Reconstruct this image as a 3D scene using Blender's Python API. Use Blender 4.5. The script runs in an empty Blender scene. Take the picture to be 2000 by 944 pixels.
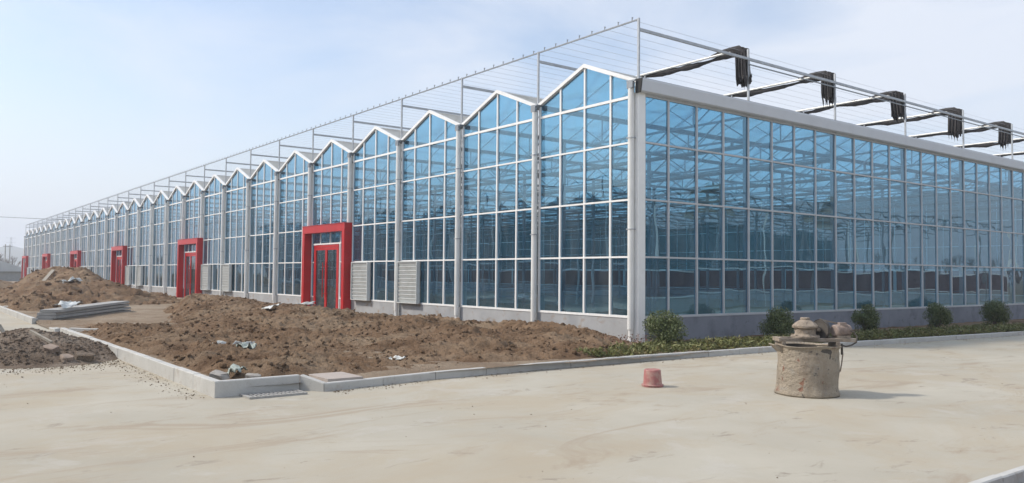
import bpy, math, random
import numpy as np
from mathutils import Vector, Matrix, Euler

random.seed(11)
rng = np.random.default_rng(11)
SC = bpy.context.scene
COL = SC.collection

# ------------------------------------------------------------------ camera
CAM = Vector((14.16158, -14.74113, 1.7273))
FW = Vector((-0.79496278, 0.60524348, 0.04140663))
RT = Vector((0.60602852, 0.79539469, 0.00875851))
UP = Vector((0.02763359, -0.03205629, 0.99910399))
cd = bpy.data.cameras.new('camera')
cam = bpy.data.objects.new('camera', cd)
COL.objects.link(cam)
M = Matrix.Identity(4)
for i in range(3):
    M[i][0] = RT[i]; M[i][1] = UP[i]; M[i][2] = -FW[i]; M[i][3] = CAM[i]
cam.matrix_world = M
cd.sensor_width = 36
cd.lens = 1581.54 / 2000 * 36
cd.clip_start = 0.1
cd.clip_end = 6000
SC.camera = cam

# ------------------------------------------------------------------ light
SUN_EL = math.radians(43)
SUN_DIR = Vector((-0.61, -0.79, 0)).normalized() * math.cos(SUN_EL) + Vector((0, 0, math.sin(SUN_EL)))
SUN_ROT = math.atan2(SUN_DIR.x, SUN_DIR.y)          # sky azimuth runs clockwise from +Y
sd = bpy.data.lights.new('sun', 'SUN')
sd.energy = 2.8
sd.angle = math.radians(5.0)
sd.color = (1.0, 0.93, 0.83)
sun = bpy.data.objects.new('sun', sd)
COL.objects.link(sun)
sun.rotation_euler = (-SUN_DIR).to_track_quat('-Z', 'Y').to_euler()
sun.location = SUN_DIR * 60

world = bpy.data.worlds.new('World')
SC.world = world
world.use_nodes = True
wt = world.node_tree
for n in list(wt.nodes):
    wt.nodes.remove(n)
wo = wt.nodes.new('ShaderNodeOutputWorld')
bg = wt.nodes.new('ShaderNodeBackground')
bg.inputs['Strength'].default_value = 0.135
sky = wt.nodes.new('ShaderNodeTexSky')
sky.sky_type = 'NISHITA'
sky.sun_disc = False
sky.sun_elevation = SUN_EL
sky.sun_rotation = SUN_ROT
sky.air_density = 1.0
sky.dust_density = 2.0
sky.ozone_density = 0.4
tc = wt.nodes.new('ShaderNodeTexCoord')
mp = wt.nodes.new('ShaderNodeMapping')
mp.inputs['Scale'].default_value = (1.0, 1.0, 3.2)
mp.inputs['Location'].default_value = (0.35, 0.2, 0.1)
nz = wt.nodes.new('ShaderNodeTexNoise')
nz.inputs['Scale'].default_value = 2.1
nz.inputs['Detail'].default_value = 7
nz.inputs['Roughness'].default_value = 0.55
nz.inputs['Distortion'].default_value = 0.5
rp = wt.nodes.new('ShaderNodeValToRGB')
rp.color_ramp.elements[0].position = 0.38
rp.color_ramp.elements[0].color = (0.18, 0.18, 0.18, 1)
rp.color_ramp.elements[1].position = 0.66
rp.color_ramp.elements[1].color = (0.88, 0.88, 0.88, 1)
sx = wt.nodes.new('ShaderNodeSeparateXYZ')
mr = wt.nodes.new('ShaderNodeMapRange')            # thin cloud closes up towards the horizon
mr.inputs['From Min'].default_value = 0.0
mr.inputs['From Max'].default_value = 0.26
mr.inputs['To Min'].default_value = 0.97
mr.inputs['To Max'].default_value = 0.0
mx0 = wt.nodes.new('ShaderNodeMath'); mx0.operation = 'MAXIMUM'
mix = wt.nodes.new('ShaderNodeMixRGB')
dt = wt.nodes.new('ShaderNodeVectorMath'); dt.operation = 'DOT_PRODUCT'      # cloud sheet thickens towards the north-east
dt.inputs[1].default_value = (0.61, 0.79, 0)
mr2 = wt.nodes.new('ShaderNodeMapRange')
mr2.inputs['From Min'].default_value = -0.25; mr2.inputs['From Max'].default_value = 0.5
mr2.inputs['To Min'].default_value = -0.05; mr2.inputs['To Max'].default_value = 0.10
ad = wt.nodes.new('ShaderNodeMath'); ad.operation = 'ADD'
wt.links.new(tc.outputs['Generated'], dt.inputs[0])
wt.links.new(dt.outputs['Value'], mr2.inputs['Value'])
wt.links.new(mr2.outputs['Result'], ad.inputs[0])
wt.links.new(nz.outputs['Fac'], ad.inputs[1])
CLOUD = (5.6, 5.9, 6.5)
mix.inputs['Color2'].default_value = (*CLOUD, 1)
L = wt.links.new
L(tc.outputs['Generated'], mp.inputs['Vector'])
L(mp.outputs['Vector'], nz.inputs['Vector'])
L(ad.outputs[0], rp.inputs['Fac'])
L(tc.outputs['Generated'], sx.inputs['Vector'])
L(sx.outputs['Z'], mr.inputs['Value'])
L(rp.outputs['Color'], mx0.inputs[0])
L(mr.outputs['Result'], mx0.inputs[1])
L(mx0.outputs[0], mix.inputs['Fac'])
brt = wt.nodes.new('ShaderNodeMixRGB'); brt.blend_type = 'MULTIPLY'      # thin bright veil over the clear sky
brt.inputs['Fac'].default_value = 1.0
brt.inputs['Color2'].default_value = (1.22, 1.27, 1.31, 1)
L(sky.outputs['Color'], brt.inputs['Color1'])
L(brt.outputs['Color'], mix.inputs['Color1'])
L(mix.outputs['Color'], bg.inputs['Color'])
L(bg.outputs['Background'], wo.inputs['Surface'])

SC.view_settings.view_transform = 'Standard'
SC.view_settings.look = 'None'
SC.view_settings.exposure = 0.24
SC.view_settings.gamma = 1.0
SC.view_settings.use_curve_mapping = False
SC.cycles.transparent_max_bounces = 48
SC.cycles.max_bounces = 8
SC.cycles.volume_bounces = 1
SC.cycles.use_denoising = True
SC.cycles.sample_clamp_indirect = 6.0

# ------------------------------------------------------------------ materials
def new_mat(name):
    m = bpy.data.materials.new(name)
    m.use_nodes = True
    nt = m.node_tree
    for n in list(nt.nodes):
        nt.nodes.remove(n)
    out = nt.nodes.new('ShaderNodeOutputMaterial')
    return m, nt, out

def noise_node(nt, scale, detail=4, rough=0.55, stretch=None, dist=0.0):
    g = nt.nodes.new('ShaderNodeNewGeometry')
    mpn = nt.nodes.new('ShaderNodeMapping')
    if stretch:
        mpn.inputs['Scale'].default_value = stretch
    n = nt.nodes.new('ShaderNodeTexNoise')
    n.inputs['Scale'].default_value = scale
    n.inputs['Detail'].default_value = detail
    n.inputs['Roughness'].default_value = rough
    n.inputs['Distortion'].default_value = dist
    nt.links.new(g.outputs['Position'], mpn.inputs['Vector'])
    nt.links.new(mpn.outputs['Vector'], n.inputs['Vector'])
    return n

def ramp(nt, src, stops):
    r = nt.nodes.new('ShaderNodeValToRGB')
    els = r.color_ramp.elements
    while len(els) < len(stops):
        els.new(0.5)
    for e, (p, c) in zip(els, stops):
        e.position = p
        e.color = (*c, 1) if len(c) == 3 else (c[0], c[0], c[0], 1)
    nt.links.new(src, r.inputs['Fac'])
    return r

def mixc(nt, fac, a, b, mode='MIX'):
    m = nt.nodes.new('ShaderNodeMixRGB')
    m.blend_type = mode
    for s, v in (('Fac', fac), ('Color1', a), ('Color2', b)):
        if isinstance(v, (int, float)):
            m.inputs[s].default_value = v
        elif isinstance(v, tuple):
            m.inputs[s].default_value = (*v, 1)
        else:
            nt.links.new(v, m.inputs[s])
    return m.outputs['Color']

def mat(name, base, rough=0.7, var=0.12, scale=3.0, bump=0.0, bscale=None, metal=0.0, spec=0.4,
        stops=None, stains=None, bdist=0.02, stretch=None):
    """principled surface with noise-varied colour, optional stain layer and bump"""
    m, nt, out = new_mat(name)
    b = nt.nodes.new('ShaderNodeBsdfPrincipled')
    b.inputs['Roughness'].default_value = rough
    b.inputs['Metallic'].default_value = metal
    b.inputs['Specular IOR Level'].default_value = spec
    n = noise_node(nt, scale, 6, 0.6, stretch)
    if stops is None:
        lo = tuple(c * (1 - var) for c in base)
        hi = tuple(min(1, c * (1 + var)) for c in base)
        stops = [(0.3, lo), (0.7, hi)]
    col = ramp(nt, n.outputs['Fac'], stops).outputs['Color']
    for st in (stains or []):
        sn = noise_node(nt, st['scale'], st.get('detail', 5), st.get('rough', 0.6), st.get('stretch'), st.get('dist', 0.0))
        f = ramp(nt, sn.outputs['Fac'], [(st['a'], (0.0,)), (st['b'], (st.get('amt', 1.0),))]).outputs['Color']
        col = mixc(nt, f, col, st['color'])
    nt.links.new(col, b.inputs['Base Color'])
    if bump > 0:
        bn = noise_node(nt, bscale or scale * 4, 6, 0.65)
        bp = nt.nodes.new('ShaderNodeBump')
        bp.inputs['Strength'].default_value = bump
        bp.inputs['Distance'].default_value = bdist
        nt.links.new(bn.outputs['Fac'], bp.inputs['Height'])
        nt.links.new(bp.outputs['Normal'], b.inputs['Normal'])
    nt.links.new(b.outputs['BSDF'], out.inputs['Surface'])
    return m

def glass_mat(name, tint, refl_tint, ior=1.9, wav=0.35, base_refl=0.0):
    """thin coated pane: Fresnel mirror over a tinted see-through sheet, slightly wavy"""
    m, nt, out = new_mat(name)
    tr = nt.nodes.new('ShaderNodeBsdfTransparent')
    tn = noise_node(nt, 0.35, 2, 0.5)
    tcol = ramp(nt, tn.outputs['Fac'], [(0.3, tuple(c * 0.93 for c in tint)), (0.7, tuple(min(1, c * 1.06) for c in tint))])
    nt.links.new(tcol.outputs['Color'], tr.inputs['Color'])
    gl = nt.nodes.new('ShaderNodeBsdfGlossy')
    gl.inputs['Roughness'].default_value = 0.0
    lw = nt.nodes.new('ShaderNodeLayerWeight'); lw.inputs['Blend'].default_value = 0.42
    gc = ramp(nt, lw.outputs['Facing'], [(0.35, refl_tint), (0.92, (0.97, 0.98, 1.0))])
    nt.links.new(gc.outputs['Color'], gl.inputs['Color'])
    fr = nt.nodes.new('ShaderNodeFresnel')
    fr.inputs['IOR'].default_value = ior
    bn = noise_node(nt, 0.9, 1, 0.4)
    bp = nt.nodes.new('ShaderNodeBump')
    bp.inputs['Strength'].default_value = wav
    bp.inputs['Distance'].default_value = 0.012
    nt.links.new(bn.outputs['Fac'], bp.inputs['Height'])
    nt.links.new(bp.outputs['Normal'], gl.inputs['Normal'])
    mx = nt.nodes.new('ShaderNodeMixShader')
    nt.links.new(fr.outputs['Fac'], mx.inputs['Fac'])
    nt.links.new(tr.outputs['BSDF'], mx.inputs[1])
    nt.links.new(gl.outputs['BSDF'], mx.inputs[2])
    # a thin film of dust on the pane
    df = nt.nodes.new('ShaderNodeBsdfDiffuse')
    df.inputs['Color'].default_value = (0.50, 0.55, 0.58, 1)
    dn = noise_node(nt, 2.2, 6, 0.65, (1.0, 1.0, 0.22))
    dr = ramp(nt, dn.outputs['Fac'], [(0.40, (0.006,)), (0.72, (0.085,))])
    m2 = nt.nodes.new('ShaderNodeMixShader')
    nt.links.new(dr.outputs['Color'], m2.inputs['Fac'])
    nt.links.new(mx.outputs['Shader'], m2.inputs[1])
    nt.links.new(df.outputs['BSDF'], m2.inputs[2])
    nt.links.new(m2.outputs['Shader'], out.inputs['Surface'])
    return m

def roof_mat(name):
    m, nt, out = new_mat(name)
    tr = nt.nodes.new('ShaderNodeBsdfTransparent')
    tr.inputs['Color'].default_value = (0.80, 0.90, 0.95, 1)
    df = nt.nodes.new('ShaderNodeBsdfDiffuse')
    dn = noise_node(nt, 1.2, 5, 0.6)
    dc = ramp(nt, dn.outputs['Fac'], [(0.3, (0.64, 0.61, 0.55)), (0.7, (0.76, 0.73, 0.67))])
    nt.links.new(dc.outputs['Color'], df.inputs['Color'])
    tl = nt.nodes.new('ShaderNodeBsdfTranslucent')
    tl.inputs['Color'].default_value = (0.80, 0.82, 0.84, 1)
    a = nt.nodes.new('ShaderNodeMixShader'); a.inputs['Fac'].default_value = 0.6
    nt.links.new(df.outputs['BSDF'], a.inputs[1]); nt.links.new(tl.outputs['BSDF'], a.inputs[2])
    b = nt.nodes.new('ShaderNodeMixShader'); b.inputs['Fac'].default_value = 0.82
    nt.links.new(tr.outputs['BSDF'], b.inputs[1]); nt.links.new(a.outputs['Shader'], b.inputs[2])
    nt.links.new(b.outputs['Shader'], out.inputs['Surface'])
    return m

MT = {}
MT['alu'] = mat('white_aluminium', (0.84, 0.84, 0.82), 0.4, 0.04, 2.0, stains=[dict(scale=5, a=0.55, b=0.8, amt=0.2, color=(0.50, 0.48, 0.43))])
MT['galv'] = mat('galvanised_steel', (0.42, 0.44, 0.46), 0.45, 0.15, 6.0, metal=0.35)
MT['galv_dark'] = mat('weathered_steel', (0.27, 0.29, 0.31), 0.5, 0.15, 6.0, metal=0.3)
MT['pvc'] = mat('white_pvc', (0.78, 0.78, 0.75), 0.4, 0.05, 2.0, stains=[dict(scale=3, a=0.5, b=0.8, amt=0.4, color=(0.48, 0.45, 0.39), stretch=(1, 1, 0.3))])
MT['fascia'] = mat('zinc_fascia', (0.60, 0.62, 0.65), 0.45, 0.06, 1.5, stains=[dict(scale=1.5, a=0.5, b=0.8, amt=0.4, color=(0.45, 0.46, 0.47))])
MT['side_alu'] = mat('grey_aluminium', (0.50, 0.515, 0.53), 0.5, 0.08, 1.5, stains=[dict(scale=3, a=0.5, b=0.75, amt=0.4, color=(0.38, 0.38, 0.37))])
MT['interior_steel'] = mat('interior_steel', (0.30, 0.32, 0.33), 0.5, 0.1, 4.0)
MT['glass'] = glass_mat('blue_glass', (0.16, 0.43, 0.65), (0.48, 0.78, 0.98), 2.7)
def net_mat(name):
    m, nt, out = new_mat(name)
    tr = nt.nodes.new('ShaderNodeBsdfTransparent'); tr.inputs['Color'].default_value = (0.8, 0.9, 0.86, 1)
    df = nt.nodes.new('ShaderNodeBsdfDiffuse')
    dn = noise_node(nt, 0.5, 6, 0.6, (1.0, 1.0, 0.35))
    dc = ramp(nt, dn.outputs['Fac'], [(0.35, (0.05, 0.08, 0.075)), (0.65, (0.14, 0.175, 0.16))])
    nt.links.new(dc.outputs['Color'], df.inputs['Color'])
    b = nt.nodes.new('ShaderNodeMixShader'); b.inputs['Fac'].default_value = 0.90
    nt.links.new(tr.outputs['BSDF'], b.inputs[1]); nt.links.new(df.outputs['BSDF'], b.inputs[2])
    nt.links.new(b.outputs['Shader'], out.inputs['Surface'])
    return m
MT['net'] = net_mat('green_grey_net')
MT['door_glass'] = glass_mat('door_glass', (0.30, 0.42, 0.50), (0.9, 0.95, 1.0), 1.7)
MT['roof'] = roof_mat('frosted_roof_sheet')
MT['red'] = mat('red_paint', (0.50, 0.017, 0.02), 0.35, 0.10, 1.6, stains=[dict(scale=3, a=0.52, b=0.75, amt=0.4, color=(0.28, 0.06, 0.05), detail=8, rough=0.7), dict(scale=9, a=0.62, b=0.72, amt=0.35, color=(0.36, 0.16, 0.12), detail=6)])
MT['louvre'] = mat('louvre_white', (0.56, 0.58, 0.57), 0.5, 0.06, 3.0, stains=[dict(scale=4, a=0.5, b=0.8, amt=0.4, color=(0.36, 0.34, 0.30))])
MT['black'] = mat('black_gap', (0.03, 0.03, 0.03), 0.8, 0.1)
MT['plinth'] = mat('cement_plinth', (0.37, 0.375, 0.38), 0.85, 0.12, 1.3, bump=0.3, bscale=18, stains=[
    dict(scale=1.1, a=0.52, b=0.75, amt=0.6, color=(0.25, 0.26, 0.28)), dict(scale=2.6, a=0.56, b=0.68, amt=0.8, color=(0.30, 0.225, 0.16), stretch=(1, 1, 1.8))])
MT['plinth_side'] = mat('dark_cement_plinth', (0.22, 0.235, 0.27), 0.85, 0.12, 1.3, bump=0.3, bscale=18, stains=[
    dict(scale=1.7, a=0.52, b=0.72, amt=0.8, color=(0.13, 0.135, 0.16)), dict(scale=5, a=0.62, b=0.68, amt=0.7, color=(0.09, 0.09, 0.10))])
MT['cloth'] = mat('black_shade_cloth', (0.042, 0.038, 0.038), 0.85, 0.3, 5.0, bump=0.5, bscale=30)
MT['tube'] = mat('dull_aluminium', (0.62, 0.62, 0.60), 0.5, 0.08, 4.0, metal=0.3)
MT['pad'] = mat('cooling_pad', (0.14, 0.085, 0.085), 0.8, 0.2, 2.0)
MT['floor'] = mat('greenhouse_floor', (0.17, 0.15, 0.12), 0.9, 0.2, 0.5)
MT['hall_dark'] = mat('hall_glass', (0.045, 0.10, 0.12), 0.12, 0.25, 0.6, spec=0.8)
MT['beige'] = mat('beige_sheet', (0.42, 0.38, 0.31), 0.7, 0.1, 1.0)
MT['concrete'] = mat('yard_concrete', (0.44, 0.40, 0.34), 0.9, 0.06, 0.35, bump=0.25, bscale=9, bdist=0.01, stops=[
    (0.30, (0.355, 0.325, 0.262)), (0.5, (0.402, 0.372, 0.305)), (0.70, (0.448, 0.418, 0.346))], stains=[
    dict(scale=0.45, a=0.46, b=0.62, amt=0.7, color=(0.385, 0.325, 0.235), detail=10, rough=0.68, dist=0.6, stretch=(1.0, 0.7, 1)),
    dict(scale=0.8, a=0.56, b=0.66, amt=0.5, color=(0.46, 0.44, 0.395), detail=9, rough=0.7, dist=0.5),
    dict(scale=0.55, a=0.55, b=0.66, amt=0.75, color=(0.325, 0.265, 0.195), detail=10, rough=0.7, dist=1.2, stretch=(1.6, 0.6, 1)),
    dict(scale=1.7, a=0.60, b=0.68, amt=0.75, color=(0.235, 0.20, 0.16), detail=10, rough=0.7, dist=0.8, stretch=(1.5, 0.7, 1)),
    dict(scale=14, a=0.60, b=0.72, amt=0.35, color=(0.30, 0.27, 0.23), detail=6, rough=0.7)])
MT['kerb'] = mat('kerb_concrete', (0.49, 0.485, 0.46), 0.85, 0.09, 2.0, bump=0.3, bscale=30, stains=[
    dict(scale=3.0, a=0.55, b=0.66, amt=0.45, color=(0.33, 0.265, 0.20), detail=9, rough=0.7), dict(scale=22, a=0.62, b=0.70, amt=0.4, color=(0.28, 0.26, 0.23)),
    dict(scale=2.2, a=0.55, b=0.8, amt=0.45, color=(0.36, 0.34, 0.30))])
MT['slab'] = mat('slab_concrete', (0.36, 0.355, 0.34), 0.9, 0.12, 3.0, bump=0.3, bscale=30)
MT['paving'] = mat('pink_paving', (0.40, 0.35, 0.31), 0.9, 0.08, 3.0, bump=0.2, bscale=30)
def soil_mat(name, dark, mid, light, dry):
    return mat(name, mid, 0.95, 0.2, 1.2, bump=1.0, bscale=19, bdist=0.08, spec=0.12, stops=[
        (0.28, dark), (0.5, mid), (0.72, light)], stains=[
        dict(scale=0.45, a=0.46, b=0.62, amt=0.8, color=dry, detail=8, dist=0.6),
        dict(scale=7, a=0.58, b=0.72, amt=0.5, color=dark, detail=5),
        dict(scale=11, a=0.63, b=0.72, amt=0.6, color=light, detail=4)])
MT['soil'] = soil_mat('brown_soil', (0.115, 0.070, 0.042), (0.205, 0.133, 0.082), (0.285, 0.195, 0.125), (0.30, 0.222, 0.150))
MT['soil_dry'] = soil_mat('dry_soil', (0.23, 0.17, 0.12), (0.29, 0.22, 0.155), (0.36, 0.285, 0.21), (0.37, 0.30, 0.225))
MT['gravel'] = soil_mat('gravel_soil', (0.12, 0.09, 0.066), (0.215, 0.165, 0.125), (0.33, 0.275, 0.22), (0.26, 0.21, 0.165))
MT['stone'] = mat('rubble_stone', (0.33, 0.31, 0.28), 0.9, 0.2, 8.0, bump=0.5, bscale=30)
MT['brick'] = mat('broken_block', (0.30, 0.235, 0.19), 0.9, 0.2, 8.0, bump=0.5, bscale=30)
MT['wood'] = mat('grey_timber', (0.36, 0.32, 0.26), 0.85, 0.2, 9.0, bump=0.3)
MT['sheet'] = mat('pale_plastic', (0.60, 0.62, 0.60), 0.5, 0.15, 6.0, bump=0.6, bscale=15)
MT['green_sheet'] = mat('grey_green_plastic', (0.33, 0.38, 0.35), 0.5, 0.2, 6.0, bump=0.6, bscale=15)
MT['iron'] = mat('cast_iron', (0.36, 0.35, 0.33), 0.7, 0.15, 20)
MT['cement'] = mat('dried_cement', (0.37, 0.315, 0.245), 0.95, 0.22, 4, bump=1.0, bscale=20, bdist=0.05, stains=[
    dict(scale=4, a=0.52, b=0.7, amt=0.5, color=(0.25, 0.20, 0.15), detail=7),
    dict(scale=6, a=0.56, b=0.7, amt=0.6, color=(0.30, 0.30, 0.28), detail=6),
    dict(scale=9, a=0.66, b=0.71, amt=0.85, color=(0.09, 0.085, 0.08), detail=3),
    dict(scale=5.5, a=0.62, b=0.67, amt=0.8, color=(0.24, 0.10, 0.06), detail=7), dict(scale=3.0, a=0.50, b=0.66, amt=0.55, color=(0.20, 0.15, 0.11), detail=8, rough=0.7, stretch=(1,1,.4))])
MT['cement_dirty'] = mat('caked_cement', (0.31, 0.255, 0.20), 0.95, 0.18, 12, bump=0.9, bscale=40, stains=[
    dict(scale=14, a=0.58, b=0.68, amt=0.7, color=(0.17, 0.13, 0.10)), dict(scale=9, a=0.60, b=0.70, amt=0.6, color=(0.42, 0.39, 0.35))])
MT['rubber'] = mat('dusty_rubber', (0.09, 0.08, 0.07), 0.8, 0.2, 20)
MT['motor'] = mat('dusty_motor', (0.30, 0.235, 0.20), 0.85, 0.2, 18, bump=0.5, bscale=50)
MT['bucket'] = mat('faded_red_plastic', (0.36, 0.14, 0.13), 0.6, 0.12, 14, stains=[
    dict(scale=9, a=0.45, b=0.68, amt=0.75, color=(0.44, 0.33, 0.27), detail=6)])
MT['leaf_dark'] = mat('shrub_leaf', (0.05, 0.075, 0.025), 0.55, 0.4, 9, stops=[(0.3, (0.05, 0.07, 0.025)), (0.5, (0.105, 0.135, 0.045)), (0.7, (0.21, 0.23, 0.10))])
MT['leaf_hedge'] = mat('juniper_leaf', (0.09, 0.10, 0.03), 0.6, 0.4, 4, stops=[(0.3, (0.08, 0.09, 0.03)), (0.5, (0.15, 0.16, 0.05)), (0.7, (0.22, 0.16, 0.075))])
MT['leaf_rust'] = mat('rusty_leaf', (0.14, 0.06, 0.035), 0.6, 0.3, 9)
MT['bark'] = mat('grey_bark', (0.13, 0.10, 0.08), 0.9, 0.2, 10)
MT['grass_far'] = mat('dry_field', (0.19, 0.16, 0.10), 0.95, 0.25, 0.02, stains=[dict(scale=0.01, a=0.5, b=0.6, amt=0.6, color=(0.13, 0.13, 0.07))])
MT['hill'] = mat('hill_scrub', (0.10, 0.11, 0.08), 0.95, 0.2, 0.01)
MT['white_roof'] = mat('film_roof', (0.55, 0.57, 0.58), 0.5, 0.1, 0.3)

# ------------------------------------------------------------------ mesh helpers
class MB:
    def __init__(s):
        s.v = []; s.f = []
    def box(s, x0, x1, y0, y1, z0, z1):
        n = len(s.v)
        s.v += [(x0,y0,z0),(x1,y0,z0),(x1,y1,z0),(x0,y1,z0),(x0,y0,z1),(x1,y0,z1),(x1,y1,z1),(x0,y1,z1)]
        s.f += [(n,n+3,n+2,n+1),(n+4,n+5,n+6,n+7),(n,n+1,n+5,n+4),(n+1,n+2,n+6,n+5),(n+2,n+3,n+7,n+6),(n+3,n,n+4,n+7)]
        return s
    def bar(s, p, q, w, h=None, upv=(0, 0, 1)):
        h = h or w
        p = Vector(p); q = Vector(q); d = (q - p).normalized(); u = Vector(upv)
        if abs(d.dot(u)) > 0.98: u = Vector((0, 1, 0))
        r = d.cross(u).normalized() * w / 2; u = r.normalized().cross(d) * h / 2
        n = len(s.v)
        for c in (p, q):
            for a, b in ((-1,-1),(1,-1),(1,1),(-1,1)):
                s.v.append(tuple(c + r * a + u * b))
        s.f += [(n,n+1,n+2,n+3),(n+7,n+6,n+5,n+4)] + [(n+i, n+4+i, n+4+(i+1)%4, n+(i+1)%4) for i in range(4)]
        return s
    def tube(s, pts, r, k=8, cap=True):
        pts = [Vector(p) for p in pts]
        rs = r if isinstance(r, (list, tuple)) else [r] * len(pts)
        n = len(s.v); prev = None
        for i, p in enumerate(pts):
            d = (pts[min(i+1, len(pts)-1)] - pts[max(i-1, 0)]).normalized()
            if prev is None:
                a = Vector((0, 0, 1)) if abs(d.z) < 0.9 else Vector((1, 0, 0))
                u = d.cross(a).normalized()
            else:
                u = (prev - d * prev.dot(d)).normalized()
            prev = u; w = d.cross(u)
            for j in range(k):
                t = 2 * math.pi * j / k
                s.v.append(tuple(p + (u * math.cos(t) + w * math.sin(t)) * rs[i]))
        for i in range(len(pts) - 1):
            for j in range(k):
                a = n + i*k + j; b = n + i*k + (j+1) % k
                s.f.append((a, b, b + k, a + k))
        if cap:
            s.f.append(tuple(n + j for j in reversed(range(k))))
            s.f.append(tuple(n + (len(pts)-1)*k + j for j in range(k)))
        return s
    def lathe(s, prof, c=(0,0,0), k=32, wob=None):
        n = len(s.v)
        for i, (r, z) in enumerate(prof):
            for j in range(k):
                t = 2*math.pi*j/k
                dr, dz = wob(i, t, z) if wob else (0, 0)
                s.v.append((c[0] + (r+dr)*math.cos(t), c[1] + (r+dr)*math.sin(t), c[2] + z + dz))
        for i in range(len(prof)-1):
            for j in range(k):
                a = n+i*k+j; b = n+i*k+(j+1)%k
                s.f.append((a, b, b+k, a+k))
        return s
    def quad(s, a, b, c, d):
        n = len(s.v); s.v += [tuple(a), tuple(b), tuple(c), tuple(d)]; s.f.append((n,n+1,n+2,n+3)); return s
    def prism(s, pts, p0, p1, axis):
        """extrude a 2-D polygon: axis 'y' -> pts are (x,z)"""
        n = len(s.v); k = len(pts)
        for p in (p0, p1):
            for a, b in pts:
                s.v.append((a, p, b) if axis == 'y' else ((p, a, b) if axis == 'x' else (a, b, p)))
        s.f.append(tuple(n+i for i in range(k))); s.f.append(tuple(n+k+i for i in reversed(range(k))))
        for i in range(k):
            s.f.append((n+i, n+k+i, n+k+(i+1)%k, n+(i+1)%k))
        return s
    def xf(s, mtx, start=0):
        for i in range(start, len(s.v)):
            s.v[i] = tuple(mtx @ Vector(s.v[i]))
        return s
    def mesh(s, name, m, smooth=False):
        me = bpy.data.meshes.new(name)
        me.from_pydata(s.v, [], s.f)
        me.update()
        if m is not None: me.materials.append(m)
        if smooth:
            me.polygons.foreach_set('use_smooth', [True]*len(me.polygons))
        return me
    def build(s, name, m, parent=None, smooth=False, loc=None, **props):
        o = bpy.data.objects.new(name, s.mesh(name, m, smooth))
        return place(o, parent, loc, **props)

def place(o, parent=None, loc=None, **props):
    COL.objects.link(o)
    if parent is not None: o.parent = parent
    if loc is not None: o.location = loc
    for k, v in props.items(): o[k] = v
    return o

def np_obj(name, verts, faces, m, parent=None, smooth=False, loc=None, **props):
    """mesh from numpy arrays, all faces with the same number of corners"""
    me = bpy.data.meshes.new(name)
    k = faces.shape[1]
    me.vertices.add(len(verts)); me.vertices.foreach_set('co', verts.astype(np.float32).ravel())
    me.loops.add(faces.size); me.loops.foreach_set('vertex_index', faces.astype(np.int32).ravel())
    me.polygons.add(len(faces))
    me.polygons.foreach_set('loop_start', np.arange(0, faces.size, k, dtype=np.int32))
    me.polygons.foreach_set('loop_total', np.full(len(faces), k, dtype=np.int32))
    if smooth: me.polygons.foreach_set('use_smooth', np.ones(len(faces), dtype=bool))
    me.update(calc_edges=True)
    me.validate()
    me.materials.append(m)
    return place(bpy.data.objects.new(name, me), parent, loc, **props)

def empty(name, loc=(0,0,0), label=None, category=None, rot=None, **props):
    o = bpy.data.objects.new(name, None)
    o.empty_display_size = 0.3
    COL.objects.link(o)
    o.location = loc
    if rot is not None: o.rotation_euler = rot
    if label: o['label'] = label
    if category: o['category'] = category
    for k, v in props.items(): o[k] = v
    return o

def copy_child(src, parent, loc=None):
    c = src.copy(); COL.objects.link(c); c.parent = parent
    if loc is not None: c.location = loc
    return c

# numpy value noise -------------------------------------------------
_P = rng.random((256, 256))
def vnoise(x, y):
    xi = np.floor(x).astype(int); yi = np.floor(y).astype(int)
    fx = x - xi; fy = y - yi
    fx = fx*fx*(3-2*fx); fy = fy*fy*(3-2*fy)
    g = lambda a, b: _P[a & 255, b & 255]
    return (g(xi,yi)*(1-fx)+g(xi+1,yi)*fx)*(1-fy) + (g(xi,yi+1)*(1-fx)+g(xi+1,yi+1)*fx)*fy
def fbm(x, y, s, octv=4, gain=0.5):
    a = 1; t = 0; w = 0
    for o in range(octv):
        t = t + a*vnoise(x*s + 17.3*o, y*s + 9.1*o); w += a; a *= gain; s *= 2.03
    return t/w
def clods(x, y, s):
    """lumpy relief: rounded bumps with sharp valleys"""
    return 1 - np.abs(2*fbm(x, y, s, 2, 0.4) - 1)*2.2

def grid_faces(nx, ny):
    i = np.arange(nx-1)[:, None]; j = np.arange(ny-1)[None, :]
    a = (i*ny + j).ravel()
    return np.stack([a, a+ny, a+ny+1, a+1], 1)

# ------------------------------------------------------------------ ground, yard
BY = 4.4665
NB = 30
ND = 8
W = BY*ND
LX = 4.0*NB

gx = MB(); gx.quad((-2600,-1500,-0.16),(600,-1500,-0.16),(600,2600,-0.16),(-2600,2600,-0.16))
gx.build('ground', MT['grass_far'], kind='structure')
yd = MB()
yd.box(-140, 11.0, -60, -9, -0.3, 0.0)
yd.box(11.0, 60, -60, -9, -0.3, 0.0)
yd.box(2.4, 11.0, -9, 60, -0.3, 0.0)
yd.build('concrete_yard', MT['concrete'], kind='structure')

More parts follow.
